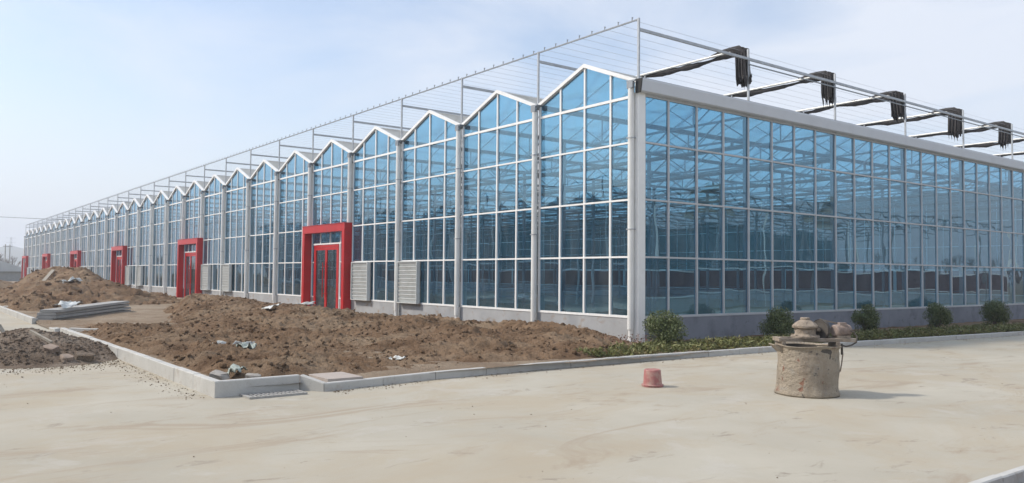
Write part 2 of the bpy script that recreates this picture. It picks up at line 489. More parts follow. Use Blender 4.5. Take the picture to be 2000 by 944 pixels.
# crack and construction joints in the yard: thin dark filler strips
jt = MB()
for (a, b) in (((3.2,-1.5),(11,-1.5)), ((3.3,7),(11,7))):
    pts = []
    n = 24
    for i in range(n+1):
        t = i/n
        pts.append((a[0]+(b[0]-a[0])*t + random.uniform(-.012,.012), a[1]+(b[1]-a[1])*t + random.uniform(-.012,.012)))
    dx, dy = b[0]-a[0], b[1]-a[1]; l = math.hypot(dx, dy); nx_, ny_ = -dy/l*.0035, dx/l*.0035
    for p, q in zip(pts, pts[1:]):
        jt.quad((p[0]-nx_,p[1]-ny_,.004),(q[0]-nx_,q[1]-ny_,.004),(q[0]+nx_,q[1]+ny_,.004),(p[0]+nx_,p[1]+ny_,.004))
jt.build('yard_joint', mat('joint_filler', (0.30,0.27,0.23), 0.9, 0.2, 3), kind='structure')

# hairline cracks wandering over the slabs
ck = MB(); rc = random.Random(4)
for (x, y, a, l) in ((1.5,-13.2,3.0,4.5),(7.8,-1.0,1.0,3.0),(-8,-14,3.1,6),(5.5,4.5,1.5,3.5)):
    n = int(l/.09); w = .0016
    for i in range(n):
        a += rc.uniform(-.35,.35); x2 = x+math.cos(a)*.09; y2 = y+math.sin(a)*.09
        ox, oy = -math.sin(a)*w, math.cos(a)*w
        ck.quad((x-ox,y-oy,.005),(x2-ox,y2-oy,.005),(x2+ox,y2+oy,.005),(x+ox,y+oy,.005))
        x, y = x2, y2
ck.build('yard_crack', mat('crack_dirt', (0.20,0.17,0.14), 0.9, 0.2, 3), kind='structure')
# east bed, lower than the yard
def height_sheet(name, x0, x1, y0, y1, d, zf, m, **props):
    nx = int((x1-x0)/d)+2; ny = int((y1-y0)/d)+2
    X, Y = np.meshgrid(np.linspace(x0,x1,nx), np.linspace(y0,y1,ny), indexing='ij')
    Z = zf(X, Y)
    return np_obj(name, np.stack([X,Y,Z],-1).reshape(-1,3), grid_faces(nx,ny), m, smooth=False, **props)

height_sheet('bed_soil', 11.1, 14.4, -8.9, 2.0, 0.05,
             lambda x, y: -0.13 + 0.05*fbm(x,y,1.2,3) + 0.04*clods(x,y,5), MT['soil'], kind='structure')

# kerbs --------------------------------------------------------------
def kerb(name, pts, h, w, side, m=MT['kerb'], z0=-0.02, stone=1.0):
    """row of kerb stones along a polyline; side=+1 puts the width to the left of travel"""
    mb = MB()
    for (a, ha), (b, hb) in zip(zip(pts, h), zip(pts[1:], h[1:])):
        dx, dy = b[0]-a[0], b[1]-a[1]; l = math.hypot(dx, dy)
        ux, uy = dx/l, dy/l; nx_, ny_ = -uy*side, ux*side
        n = max(1, round(l/stone))
        for i in range(n):
            t0 = i/n*l + 0.004; t1 = (i+1)/n*l - 0.004
            j = random.uniform(-.004,.004); jz = random.uniform(-.004,.004)
            z1a = ha+(hb-ha)*t0/l + jz; z1b = ha+(hb-ha)*t1/l + jz
            k = len(mb.v); c = 0.012
            sec = [(0,z0),(0,-c),(c,0),(w-c,0),(w,-c),(w,z0)]
            for t, z1 in ((t0, z1a), (t1, z1b)):
                for q, (o, zz) in enumerate(sec):
                    oo = o + j
                    mb.v.append((a[0]+ux*t+nx_*oo, a[1]+uy*t+ny_*oo, zz if q in (0,5) else z1+zz))
            s6 = list(range(6))
            f1 = tuple(k+i2 for i2 in s6); f2 = tuple(k+6+i2 for i2 in reversed(s6))
            mb.f += [f1, f2] + [(k+i2, k+6+i2, k+6+(i2+1)%6, k+(i2+1)%6) for i2 in s6]
    return mb.build(name, m, kind='structure')

KR = [(3.03,-9.69),(2.74,-7.6),(2.66,-5.5),(2.66,-2.7),(2.80,1.38),(3.2,6.5),(3.72,13.2),(4.3,22),(5.2,36)]
KXY = np.array(KR)
def kerbx(y): return np.interp(y, KXY[:,1], KXY[:,0])
kerb('kerb', KR, [0.12]*len(KR), 0.12, 1)
kerb('kerb', [(2.70,-9.93),(3.03,-9.70)], [0.225,0.12], 0.10, 1)          # short sloping stone beside the grate
kerb('kerb', [(2.77,-11.19),(2.70,-9.93)], [0.225,0.225], 0.10, 1)
kerb('kerb', [(-10.7,-11.13),(2.77,-11.19)], [0.20,0.225], 0.12, 1)
kerb('kerb', [(-10.55,-10.95),(-9.3,-10.1)], [0.2,0.2], 0.12, 1)
kerb('kerb', [(-27.3,-11.13),(-16.2,-11.15)], [0.20,0.20], 0.12, 1)
kerb('kerb', [(-27.3,-10.95),(-25.4,-10.0)], [0.2,0.2], 0.12, 1)
kerb('kerb', [(-60,-11.13),(-31,-11.15)], [0.20,0.20], 0.12, 1)
kerb('kerb', [(11.0,-9.0),(11.0,40)], [0.0+0.012]*2, 0.09, -1, z0=-0.22)

pv = MB(); pv.box(2.12, 2.86, -9.56, -8.98, 0.02, 0.155)
pv.build('paving_slab', MT['paving'], label='small pale pink paving slab behind the kerb next to the drain', category='paving slab')

# drain grate ---------------------------------------------------------
gr = empty('drain_grate', (2.96, -10.42, 0), 'cast drain grate lying in the kerb corner beside the yard', 'drain grate', rot=(0,0,math.radians(91)))
g = MB()
g.box(-.42,.42,-.19,-.16,.0,.03).box(-.42,.42,.16,.19,.0,.03).box(-.42,-.39,-.16,.16,.0,.03).box(.39,.42,-.16,.16,.0,.03)
g.build('grate_frame', MT['iron'], gr)
g = MB()
for i in range(13):
    x = -.36+i*.06
    g.box(x-.014,x+.014,-.16,.16,.003,.024)
g.box(-.39,.39,-.012,.012,.004,.027)
g.build('grate_bars', MT['iron'], gr)
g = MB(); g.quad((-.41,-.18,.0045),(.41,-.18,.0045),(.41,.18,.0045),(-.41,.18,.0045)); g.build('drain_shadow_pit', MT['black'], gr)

# ------------------------------------------------------------------ soil bed and mounds
def base_soil(x, y):
    z = 0.06 + 0.05*fbm(x,y,0.35,3)
    return z
nx, ny = 520, 60
X, Y = np.meshgrid(np.linspace(-132, 2.75, nx), np.linspace(-11.06, -0.001, ny), indexing='ij')
Z = base_soil(X, Y) + 0.03*clods(X, Y, 2.0)
notch = (X > -15.9) & (X < -10.9) & (Y < -9.5)
Z = np.where(notch, 0.02, Z)
np_obj('soil_bed', np.stack([X,Y,Z],-1).reshape(-1,3), grid_faces(nx,ny), MT['soil_dry'], kind='structure', smooth=True)
nyy, nxx = 320, 26
T, Y = np.meshgrid(np.linspace(0,1,nxx), np.linspace(-0.02, 36.5, nyy), indexing='ij')
X = 0.0 + T*(kerbx(Y)-0.04)
Z = 0.04 + 0.05*fbm(X,Y,1.0,3) + 0.02*clods(X,Y,5)
np_obj('hedge_bed', np.stack([X,Y,Z],-1).reshape(-1,3), grid_faces(nxx,nyy), MT['soil'], kind='structure')

def g2(x, y, cx, cy, sx_, sy_, p=2.0):
    r = np.sqrt(((x-cx)/sx_)**2 + ((y-cy)/sy_)**2)
    return np.exp(-np.power(r, p))

def mound(name, x0, x1, y0, y1, d, hf, m, rel, label, edge=0.5, category='soil mound', nclod=0, csz=(0.03,0.09)):
    nx = int((x1-x0)/d)+2; ny = int((y1-y0)/d)+2
    X, Y = np.meshgrid(np.linspace(x0,x1,nx), np.linspace(y0,y1,ny), indexing='ij')
    X = X + (rng.random(X.shape)-.5)*d*.5; Y = Y + (rng.random(X.shape)-.5)*d*.5
    H = hf(X, Y)
    def zof(x, y, h):
        a = np.clip(h/0.18, 0.0, 1.0)
        return h + a*rel*(0.20*(fbm(x,y,0.8,4)-.5)*2 + 0.20*(fbm(x+3,y,2.1,5,.62)-.42) + 0.075*clods(x+3,y,4.7)*fbm(x,y,.9,2)**2*2.2 + 0.040*clods(x,y+5,9.5)*fbm(x+9,y,1.3,2)*2 + 0.030*(rng.random(x.shape)-.3) - 0.05)
    Z = zof(X, Y, H)
    e = np.minimum(np.minimum(X-x0, x1-X), np.minimum(Y-y0, y1-Y))
    Z = np.where(e < edge, Z*np.clip(e/edge,0,1) - 0.10*(1-np.clip(e/edge,0,1)), Z)
    v = [np.stack([X,Y,Z],-1).reshape(-1,3)]; f = [grid_faces(nx,ny)]
    # loose clods lying on the heap, deformed octahedron-based lumps (quads as degenerate-free cubes)
    if nclod:
        cube = np.array([(-1,-1,-1),(1,-1,-1),(1,1,-1),(-1,1,-1),(-1,-1,1),(1,-1,1),(1,1,1),(-1,1,1)], float)
        cf = np.array([(0,3,2,1),(4,5,6,7),(0,1,5,4),(1,2,6,5),(2,3,7,6),(3,0,4,7)])
        px = rng.uniform(x0+.3, x1-.3, nclod*3); py = rng.uniform(y0+.3, y1-.3, nclod*3)
        h = hf(px, py); keep = h > 0.05
        px, py, h = px[keep][:nclod], py[keep][:nclod], h[keep][:nclod]
        pz = zof(px, py, h)
        n0 = nx*ny
        for k in range(len(px)):
            s = csz[0] + (csz[1]-csz[0])*random.random()**5
            c = cube*(0.55+0.45*rng.random((8,1)))*np.array([s*random.uniform(.7,1.4), s*random.uniform(.7,1.3), s*random.uniform(.5,.9)])
            t = random.uniform(0, 6.28); ct, st = math.cos(t), math.sin(t)
            c = np.stack([c[:,0]*ct-c[:,1]*st, c[:,0]*st+c[:,1]*ct, c[:,2]+c[:,0]*random.uniform(-.5,.5)], 1)
            v.append(c + np.array([px[k], py[k], pz[k]+s*.25])); f.append(cf + n0 + 8*k)
    o = np_obj(name, np.concatenate(v), np.concatenate(f), m, kind='thing', smooth=False)
    o['label'] = label; o['category'] = category
    return o, (lambda px, py: float(zof(np.array([[float(px)]]), np.array([[float(py)]]), hf(np.array([[float(px)]]), np.array([[float(py)]])))[0,0]))

def main_h(x, y):
    # ridge line in front of the wall, falling away to the right and to the kerb
    top = np.interp(x, [-28,-26,-24,-21.5,-19.5,-16,-12,-9.5,-7,-4,-1,1.5,2.6], [0,.06,.34,.74,.80,.60,.54,.42,.32,.26,.20,.10,.03])
    cy = np.interp(x, [-31,-24,-16,-8,0,3], [-5.6,-5.2,-4.6,-4.2,-3.6,-3.4])
    dy = y - cy
    up = np.exp(-(np.clip(dy,0,None)/2.6)**2.4)
    dn = np.exp(-(np.clip(-dy,0,None)/3.9)**2.1)
    sl = np.clip((x + 22.2 + 4.17*(y+6))/6.5 - .02, 0, 1); sl = sl*sl*(3-2*sl)
    h = top*up*dn*sl
    bed = 0.10*np.clip((x+13.5)/4,0,1) * np.clip((y+11.0)/0.6,0,1)
    wall = 0.30*g2(x,y,-3.0,-0.25,2.0,0.5,2)+0.14*g2(x,y,-7.5,-0.2,2.2,0.5)+0.08*g2(x,y,-11,-0.2,2.5,0.8)
    front = 0.15*g2(x,y,-2.0,-10.0,5.5,1.1) + 0.10*g2(x,y,-8,-9.4,4,1.2)
    mid = 0.10*g2(x,y,-12,-8.8,5,1.5)
    flat = -0.05*g2(x,y,0.5,-6.6,2.2,1.0)
    z = h + bed + wall + front + mid + flat
    # end where the bed ends on the right
    z = z*np.clip((2.55-x)/0.5, 0, 1)*np.clip((x+31.5)/1.5,0,1) - 0.02
    door = np.clip((np.sqrt(((x+18)/3.0)**2 + ((y)/2.0)**2)), 0, 1)
    return z*(0.55+0.45*door)
_, ZM = mound('soil_mound', -31.5, 2.62, -11.02, -0.02, 0.048, main_h, MT['soil'], 1.0,
      'long churned brown soil mound heaped between the kerb and the red door nearest the corner', edge=0.12, nclod=15000, csz=(0.007,0.048))

def far_h(x, y):
    h = 1.85*g2(x,y,-53.5,-5.0,9.5,2.7,3.2) + 1.05*g2(x,y,-41,-5.6,6,3.2,2) + 0.35*g2(x,y,-34,-5.0,5,2.6)
    h = h + 0.4*g2(x,y,-38,-8.6,6,1.6)
    return h - 0.03
_, ZF = mound('soil_mound', -68, -27, -11.0, -0.9, 0.12, far_h, MT['soil'], 1.6,
      'tall rounded brown soil mound hiding the feet of the distant red doors', edge=0.5, nclod=1600, csz=(0.02,0.13))
def far2_h(x, y):
    return 1.25*g2(x,y,-76,-9.4,7,3.6,2.2) + 0.9*g2(x,y,-66,-10.2,6,2.0) - 0.03
mound('soil_mound', -88, -58, -14.5, -4, 0.2, far2_h, MT['soil'], 1.6,
      'dark brown soil mound at the left edge behind the taller one', edge=0.5)
def low_h(x, y):
    return 0.6*g2(x,y,-26.8,-9.6,3.0,1.2,2.2) + 0.35*g2(x,y,-33,-8.8,4.0,1.9) - 0.03
mound('soil_mound', -40, -16.8, -11.0, -6.4, 0.08, low_h, MT['soil'], 1.5,
      'low lumpy soil mound just behind the stack of concrete slabs', edge=0.3, nclod=900, csz=(0.02,0.12))
def grav_h(x, y):
    r = np.sqrt(((x+4.95)/2.5)**2 + ((y+12.5)/1.7)**2)
    return 0.58*np.clip(1-r, 0, 1)**0.85 + 0.03*np.clip(1.25-r,0,1) - 0.012
mound('gravel_heap', -8.2, -1.6, -14.6, -10.4, 0.035, grav_h, MT['gravel'], 0.55,
      'grey brown heap of gravel and rubble on the yard against the left kerb', edge=0.05, category='gravel heap', nclod=5000, csz=(0.006,0.032))

# grit, crumbs of soil and small stones strewn over the yard, thicker beside kerbs and heaps
def grit():
    P = []; S = []
    for i in range(260):
        P.append((rng.uniform(-2,11), rng.uniform(-14,12))); S.append(.003+.005*rng.random()**3)
    for i in range(2600):                       # crumbs around the gravel heap
        a = rng.uniform(0,6.28); r = 1+abs(rng.normal(0,.22))
        P.append((-4.95+2.45*r*math.cos(a), -12.5+1.65*r*math.sin(a))); S.append(.004+.011*rng.random()**3)
    for i in range(1600):                       # along the front and the left kerb
        t = rng.random()
        if i % 2: y = -9.6+22*t**1.5; P.append((kerbx(y)+.02+abs(rng.normal(0,.16)), y))
        else: P.append((2.7-13*t, -11.22-abs(rng.normal(0,.20))))
        S.append(.003+.009*rng.random()**3)
    P = np.array(P); S = np.array(S); n = len(P)
    cube = np.array([(-1,-1,0),(1,-1,0),(1,1,0),(-1,1,0),(-1,-1,1.2),(1,-1,1.2),(1,1,1.2),(-1,1,1.2)], float)
    cf = np.array([(0,3,2,1),(4,5,6,7),(0,1,5,4),(1,2,6,5),(2,3,7,6),(3,0,4,7)])
    v = cube[None]*(0.5+0.6*rng.random((n,8,3)))*S[:,None,None]
    v[:,:,0] += P[:,0:1]; v[:,:,1] += P[:,1:2]; v[:,:,2] += .001
    f = cf[None]+8*np.arange(n)[:,None,None]
    np_obj('grit', v.reshape(-1,3), f.reshape(-1,4), MT['soil_dry'], kind='stuff', label='crumbs of soil and small stones scattered on the concrete', category='grit')
grit()

# ------------------------------------------------------------------ rubble and litter
def lump(size, seed, jag=0.25):
    r = random.Random(seed)
    import bmesh
    bm = bmesh.new()
    bmesh.ops.create_cube(bm, size=1)
    bmesh.ops.bevel(bm, geom=bm.edges[:], offset=0.12, segments=1, affect='EDGES')
    for v in bm.verts:
        v.co = Vector((v.co.x*size[0]*(1+r.uniform(-jag,jag)), v.co.y*size[1]*(1+r.uniform(-jag,jag)), v.co.z*size[2]*(1+r.uniform(-jag,jag))))
    me = bpy.data.meshes.new('lump'); bm.to_mesh(me); bm.free()
    return me
def chunk(name, loc, size, rz, m, label, cat, seed, tilt=(0,0)):
    me = lump(size, seed); me.materials.append(m)
    o = bpy.data.objects.new(name, me); COL.objects.link(o)
    o.location = loc; o.rotation_euler = (tilt[0], tilt[1], rz)
    o['label'] = label; o['category'] = cat
    return o
chunk('concrete_chunk', (-3.25,-12.35,.27), (.25,.17,.12), 0.6, MT['brick'], 'tilted pale block fragment halfway up the gravel heap', 'rubble', 1, (.3,.2))
chunk('concrete_chunk', (-2.85,-12.15,.10), (.18,.17,.15), 0.2, MT['brick'], 'brown block fragment at the foot of the gravel heap', 'rubble', 2, (.1,.3))
chunk('concrete_chunk', (-2.90,-11.85,.12), (.28,.19,.15), 1.2, MT['gravel'], 'grey broken concrete lump at the foot of the gravel heap', 'rubble', 3, (.2,.1))
chunk('concrete_chunk', (-11.6,-11.12,.06), (.5,.2,.2), 0.1, MT['kerb'], 'whitish rounded concrete end stone between kerb and slab stack', 'rubble', 4)
chunk('concrete_chunk', (1.9,-10.85,.20), (.24,.17,.09), 0.5, MT['stone'], 'flat grey green stone behind the kerb corner', 'rubble', 5, (.1,.2))
chunk('concrete_chunk', (2.2,-10.45,.18), (.20,.12,.08), 1.0, MT['stone'], 'small pale stone behind the kerb above the drain', 'rubble', 6, (.2,.1))
def plank(p, q, w, h, m, label, name='timber_plank'):
    mb = MB(); mb.bar(p, q, w, h)
    c = (Vector(p)+Vector(q))/2
    mb.xf(Matrix.Translation(-c))
    return mb.build(name, m, loc=c, label=label, category='timber')
plank((-6.35,-13.15,.22), (-5.95,-12.85,.34), .10, .03, MT['wood'], 'short grey board lying flat on the left of the gravel heap')
plank((-5.95,-12.80,.28), (-6.15,-12.95,.58), .09, .03, MT['wood'], 'short grey board sticking up from the gravel heap')
plank((-3.6,-12.3,.36), (-4.1,-12.6,.56), .06, .04, MT['wood'], 'thin timber offcut leaning on a block in the gravel heap')

def cloth_scrap(name, loc, sx_, sy_, m, label, seed, rz=0, amp=.06):
    n = 12; r = np.random.default_rng(seed)
    X, Y = np.meshgrid(np.linspace(-.5,.5,n), np.linspace(-.5,.5,n), indexing='ij')
    Z = amp*(fbm(X*1.0+seed, Y, 3.1, 3)-.5)*4
    ed = 1 - .25*r.random(X.shape)*(np.maximum(abs(X),abs(Y))>.42)
    v = np.stack([X*sx_*ed, Y*sy_*ed, Z],-1).reshape(-1,3)
    o = np_obj(name, v, grid_faces(n,n), m, loc=loc, label=label, category='plastic sheet')
    sm = o.modifiers.new('t','SOLIDIFY'); sm.thickness = .008
    o.rotation_euler = (0.25, -0.1, rz)
    return o
cloth_scrap('plastic_sheet', (-11.6,-4.9,ZM(-11.6,-4.9)+.17), 1.7,.42, MT['sheet'], 'crumpled white plastic strip on top of the churned soil mound', 3, -.15)
cloth_scrap('plastic_sheet', (-13.2,-3.3,ZM(-13.2,-3.3)+.10), 1.1,.10, MT['sheet'], 'thin white plastic ribbon beside the nearest red door frame', 13, .9)
cloth_scrap('plastic_sheet', (-1.0,-9.45,ZM(-1.0,-9.45)+.06), .38,.24, MT['green_sheet'], 'grey green crumpled plastic on the soil near the front kerb', 5, .4, .09)
cloth_scrap('plastic_sheet', (-2.2,-9.35,ZM(-2.2,-9.35)+.05), 1.0,.09, MT['sheet'], 'torn pale plastic strip lying across the front of the soil', 6, 1.2, .08)
cloth_scrap('plastic_sheet', (1.7,-10.55,.24), .4,.22, MT['green_sheet'], 'grey green plastic rag tucked behind the kerb corner', 8, .2, .07)
cloth_scrap('plastic_sheet', (-38.5,-6.6,ZF(-38.5,-6.6)+.14), 1.2,.4, MT['sheet'], 'bunched white plastic sack on the tall soil mound', 9, 1.9, .16)
cloth_scrap('plastic_sheet', (0.9,-7.3,ZM(.9,-7.3)+.03), .35,.10, MT['sheet'], 'small white scrap on the flat soil patch', 10, .5, .03)
cloth_scrap('plastic_sheet', (-17.6,-9.9,.60), 1.2,.45, MT['sheet'], 'pale plastic film draped over the end of the slab stack', 12, 2.5, .06)

plank((-46.0,-7.2,ZF(-46,-7.2)+.08), (-48.3,-6.2,ZF(-48.3,-6.2)+.12), .22, .06, MT['wood'], 'weathered light board lying on the slope of the tall soil mound')
# stack of concrete slabs ------------------------------------------------
sa = math.atan2(3.67, -6.05)
for i in range(4):
    mb = MB()
    l = 7.0 - .12*i
    mb.prism([(-.30,0),(.30,0),(.29,.088),(-.29,.088)], -l/2, l/2, 'y')
    o = mb.build('concrete_slab', MT['slab'], loc=(-19.55 + .03*i, -8.95 + .03*(i%2), .055 + i*.112), category='concrete slab', group='long concrete slabs stacked behind the kerb')
    o.rotation_euler = (0.004*i, 0, sa - math.pi/2 + .006*(i-1.5))
    o['label'] = ['bottom long grey concrete slab of the stack', 'second long concrete slab from the ground in the stack',
                  'third long concrete slab from the ground in the stack', 'topmost long concrete slab of the stack'][i]
for yy, lb in ((-2.9, 'far'), (-.2, 'middle'), (2.6, 'near')):
    mb = MB(); mb.box(-.28,.28,-.05,.05,0,.055)
    o = mb.build('timber_bearer', MT['wood'], loc=(-19.55 - math.sin(sa - math.pi/2)*yy, -8.95 + math.cos(sa - math.pi/2)*yy, .0),
                 label=lb + ' timber bearer under the stack of concrete slabs', category='timber')
    o.rotation_euler = (0,0,sa - math.pi/2)

# ------------------------------------------------------------------ greenhouse
SILL, T3, T2, T1, TOPG, EAVE, APEX, BEAM, PTOP = .67, 2.21, 3.66, 5.11, 6.34, 6.62, 7.42, 7.96, 8.24
GH = empty('greenhouse', (0,0,0), 'huge blue glass greenhouse with a sawtooth row of gables and red doors', 'greenhouse')
DOORB = {4, 9, 14, 19, 24, 29}       # bays with a red entrance
DX0, DX1 = -1.05, -3.55               # door opening in bay coordinates
def roof_z(x):  # bay coordinate 0..-4
    return EAVE + (APEX-EAVE)*(1-abs(x+2)/2)

mb = MB()
prev = 0.0
for b in sorted(DOORB):
    x1 = -4*b + DX0; mb.box(x1, prev, 0.0, 0.24, -0.2, SILL); prev = -4*b + DX1
mb.box(-LX, prev, 0.0, .24, -.2, SILL)
mb.build('base_wall', MT['plinth'], GH, label='pale cement base wall under the gables')
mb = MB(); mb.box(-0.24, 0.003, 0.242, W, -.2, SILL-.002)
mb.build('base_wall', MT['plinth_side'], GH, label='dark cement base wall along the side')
mb = MB(); mb.box(-LX, -.01, .25, W, -.1, .03); mb.build('floor', MT['floor'], GH)

def pane(mb, a, b, c, d, rnd, ax):
    """one pane, its four corners pushed out of plane by a hair so that reflections break from pane to pane"""
    pts = [list(a), list(b), list(c), list(d)]
    s = rnd.uniform(-.0065,.0065), rnd.uniform(-.0065,.0065)
    for i, p in enumerate(pts):
        p[ax] += (s[0] if i in (1,2) else -s[0]) + (s[1] if i in (2,3) else -s[1])
    mb.quad(*pts)

FW_, FD = .054, .05      # mullion width and depth
def gable_window(k):
    rnd = random.Random(100+k)
    fr = MB(); gp = MB()
    xs = [-.09, -1.0, -2.0, -3.0, -3.91]
    levels = [SILL, T3, T2, T1, TOPG-.06]
    door = k in DOORB
    zd = 3.0
    for i in range(4):
        a, b = xs[i], xs[i+1]
        for j in range(4):
            z0, z1 = levels[j], levels[j+1]
            if door and j < 2 and b > DX1-.3 and a < DX0+.3:
                aa, bb = a, b
                pass
            gz0, gz1 = z0, z1
            if door:
                # clip the pane around the door opening
                if j <= 1:
                    lo, hi = max(b, DX1), min(a, DX0)
                    if lo < hi - .05:
                        if z1 <= zd:
                            for (p, q) in ((a, hi), (lo, b)):
                                if p - q > .06: pane(gp, (q,.03,z0),(p,.03,z0),(p,.03,z1),(q,.03,z1), rnd, 1)
                            continue
                        else:
                            for (p, q) in ((a, hi), (lo, b)):
                                if p - q > .06: pane(gp, (q,.03,z0),(p,.03,z0),(p,.03,zd),(q,.03,zd), rnd, 1)
                            gz0 = zd
            pane(gp, (b,.03,gz0),(a,.03,gz0),(a,.03,gz1),(b,.03,gz1), rnd, 1)
        # gable pane
        za, zb = roof_z(a)-.06, roof_z(b)-.06
        pane(gp, (b,.03,TOPG-.06),(a,.03,TOPG-.06),(a,.03,za),(b,.03,zb), rnd, 1)
    for i, x in enumerate(xs):
        w = FW_ if 0 < i < 4 else .05
        zt = roof_z(x)-.05
        if door and DX1 < x < DX0:
            fr.box(x-w/2, x+w/2, -.012, FD, 3.03, zt)
        else:
            fr.box(x-w/2, x+w/2, -.012, FD, SILL, zt)
    for z, h in ((SILL+.03,.06),(T3,.045),(T2,.045),(T1,.045),(TOPG-.06,.07)):
        if door and z < 3.0:
            fr.box(DX0, -.065, -.016, FD-.004, z-h/2, z+h/2); fr.box(-3.935, DX1, -.016, FD-.004, z-h/2, z+h/2)
        else:
            fr.box(-3.935, -.065, -.016, FD-.004, z-h/2, z+h/2)
    # raking gable trim
    for sgn in (-1, 1):
        x0 = -2; x1 = -2 + sgn*2.0
        d = Vector((x1-x0, 0, EAVE-APEX)).normalized(); n = Vector((-d.z, 0, d.x)); 
        if n.z < 0: n = -n
        a = Vector((x0,0,APEX)); b = Vector((x1,0,EAVE))
        s0 = len(fr.v)
        for yy in (-.05, .07):
            for p in (a - Vector((0,0,.05)), b - n*.035, b + n*.05, a + Vector((0,0,.055))):
                fr.v.append((p.x, yy, p.z))
        fr.f += [(s0,s0+1,s0+2,s0+3),(s0+7,s0+6,s0+5,s0+4),(s0,s0+4,s0+5,s0+1),(s0+1,s0+5,s0+6,s0+2),(s0+2,s0+6,s0+7,s0+3),(s0+3,s0+7,s0+4,s0)]
    if door:
        fr.box(-3.70, -.90, -.02, .05, 2.97, 3.03)
        for x in (DX0-.0, DX1+.0):
            fr.box(x-.035, x+.035, -.022, .055, .0, 2.97)
    f = fr.build('gable_window', MT['alu'], GH, loc=(-4*k,0,0))
    gp.build('pane', MT['glass'], f)
for k in range(NB):
    gable_window(k)

def side_window(j):
    rnd = random.Random(300+j)
    fr = MB(); gp = MB()
    off = .20 if j == 0 else 0
    ys = [off] + [i*BY/4 for i in range(1,4)] + [BY]
    lv = [SILL, T3, T2, T1, TOPG]
    for i in range(4):
        for q in range(4):
            pane(gp, (-.03,ys[i],lv[q]),(-.03,ys[i+1],lv[q]),(-.03,ys[i+1],lv[q+1]),(-.03,ys[i],lv[q+1]), rnd, 0)
    for i, y in enumerate(ys[:-1]):
        y = y + (.02 if i == 0 and j == 0 else 0)
        fr.box(-FD, .012, y-FW_/2, y+FW_/2, SILL, TOPG)
    for z, h in ((SILL+.03,.06),(T3,.045),(T2,.045),(T1,.045),(TOPG-.03,.06)):
        fr.box(-FD+.004, .016, ys[0], ys[-1], z-h/2, z+h/2)
    f = fr.build('side_window', MT['side_alu'], GH, loc=(0,j*BY,0))
    gp.build('pane', MT['glass'], f)
for j in range(ND):
    side_window(j)

# corner cladding, side gutter
mb = MB(); mb.box(-.07, .03, -.03, .215, .0, TOPG+.02); mb.box(-.20,-.07,-.03,.02,.0,TOPG+.02)
mb.build('corner_post', MT['alu'], GH)
mb = MB()
mb.prism([(-.02,TOPG+.0),(.13,TOPG+.0),(.17,TOPG+.03),(.20,EAVE+.02),(.19,EAVE+.055),(.17,EAVE+.055),(.15,TOPG+.06),(-.02,TOPG+.05)], -.06, W, 'y')
mb.build('side_gutter', MT['fascia'], GH)
mb = MB(); mb.box(-.03, .175, -.055, W-.01, EAVE+.058, EAVE+.072); mb.build('gutter_capping', MT['galv_dark'], GH)
mb = MB(); mb.prism([(-.02,TOPG-.02),(.15,TOPG-.02),(.205,EAVE+.05),(-.02,EAVE+.06)], -.085, -.062, 'y')
mb.build('gutter_end_cap', MT['black'], GH)

# downpipes, valley gutters, front posts, beams -------------------------
pp = MB()
pp.tube([(0,-.12,EAVE-.12),(0,-.12,.40),], .080, 14)
pp.tube([(0,-.11,.42),(0,-.11,.18),(.0,-.14,.12),(0,-.19,.09)], .066, 12)
br = MB(); br.box(-.084,.084,-.204,.0,-.012,.012)
gtr = MB()
gtr.prism([(-.16,EAVE+.03),(-.07,EAVE-.07),(.07,EAVE-.07),(.16,EAVE+.03),(.12,EAVE+.03),(.05,EAVE-.045),(-.05,EAVE-.045),(-.12,EAVE+.03)], -.12, W, 'y')
hd = MB(); hd.box(-.10,.10,-.20,-.122,EAVE-.17,EAVE+.00)
hd.box(-.15,.15,-.16,-.124,EAVE+.0,EAVE+.04)
fp = MB()
fp.box(-.03,.03,.06,.12,0,EAVE-.07)
top = MB(); top.bar((0,.0,EAVE+.0),(0,.0,PTOP), .05)
bm_ = MB(); bm_.box(-.03,.03,.026,W,BEAM-.04,BEAM+.03)
pipe0 = br0 = gt0 = hd0 = None
srcs = {}
for k in range(NB+1):
    x = -4.0*k
    o = (pp.build('downpipe', MT['pvc'], GH, smooth=False) if k == 0 else copy_child(srcs['pp'], GH)); srcs.setdefault('pp', o); o.location = (x-(.14 if k == 0 else 0) + (0 if k < NB else .1), 0, 0)
    for z in ((2.9, 5.2) if k < 25 else ()):
        c = (br.build('pipe_clip', MT['galv'], o) if 'br' not in srcs else copy_child(srcs['br'], o)); srcs.setdefault('br', c)
        c.location = (0, 0, z)
    if k > 0:
        o = (gtr.build('valley_gutter', MT['galv_dark'], GH) if k == 1 else copy_child(srcs['gt'], GH)); srcs.setdefault('gt', o); o.location = (x,0,0)
    h = (hd.build('gutter_outlet', MT['galv_dark'], GH) if k == 0 else copy_child(srcs['hd'], GH)); srcs.setdefault('hd', h); h.location = (x-(.12 if k == 0 else 0),0,0)
    o = (fp.build('front_column', MT['interior_steel'], GH) if k == 0 else copy_child(srcs['fp'], GH)); srcs.setdefault('fp', o); o.location = (x-(.04 if k == 0 else 0),0,0)
    o = (top.build('roof_post', MT['galv'], GH) if k == 0 else copy_child(srcs['top'], GH)); srcs.setdefault('top', o); o.location = (x,0,0)
    o = (bm_.build('shade_beam', MT['galv'], GH) if k == 0 else copy_child(srcs['bm'], GH)); srcs.setdefault('bm', o); o.location = (x,0,0)
# posts along the side eave
for j in range(1, ND+1):
    o = copy_child(srcs['top'], GH); o.location = (0, j*BY, 0)
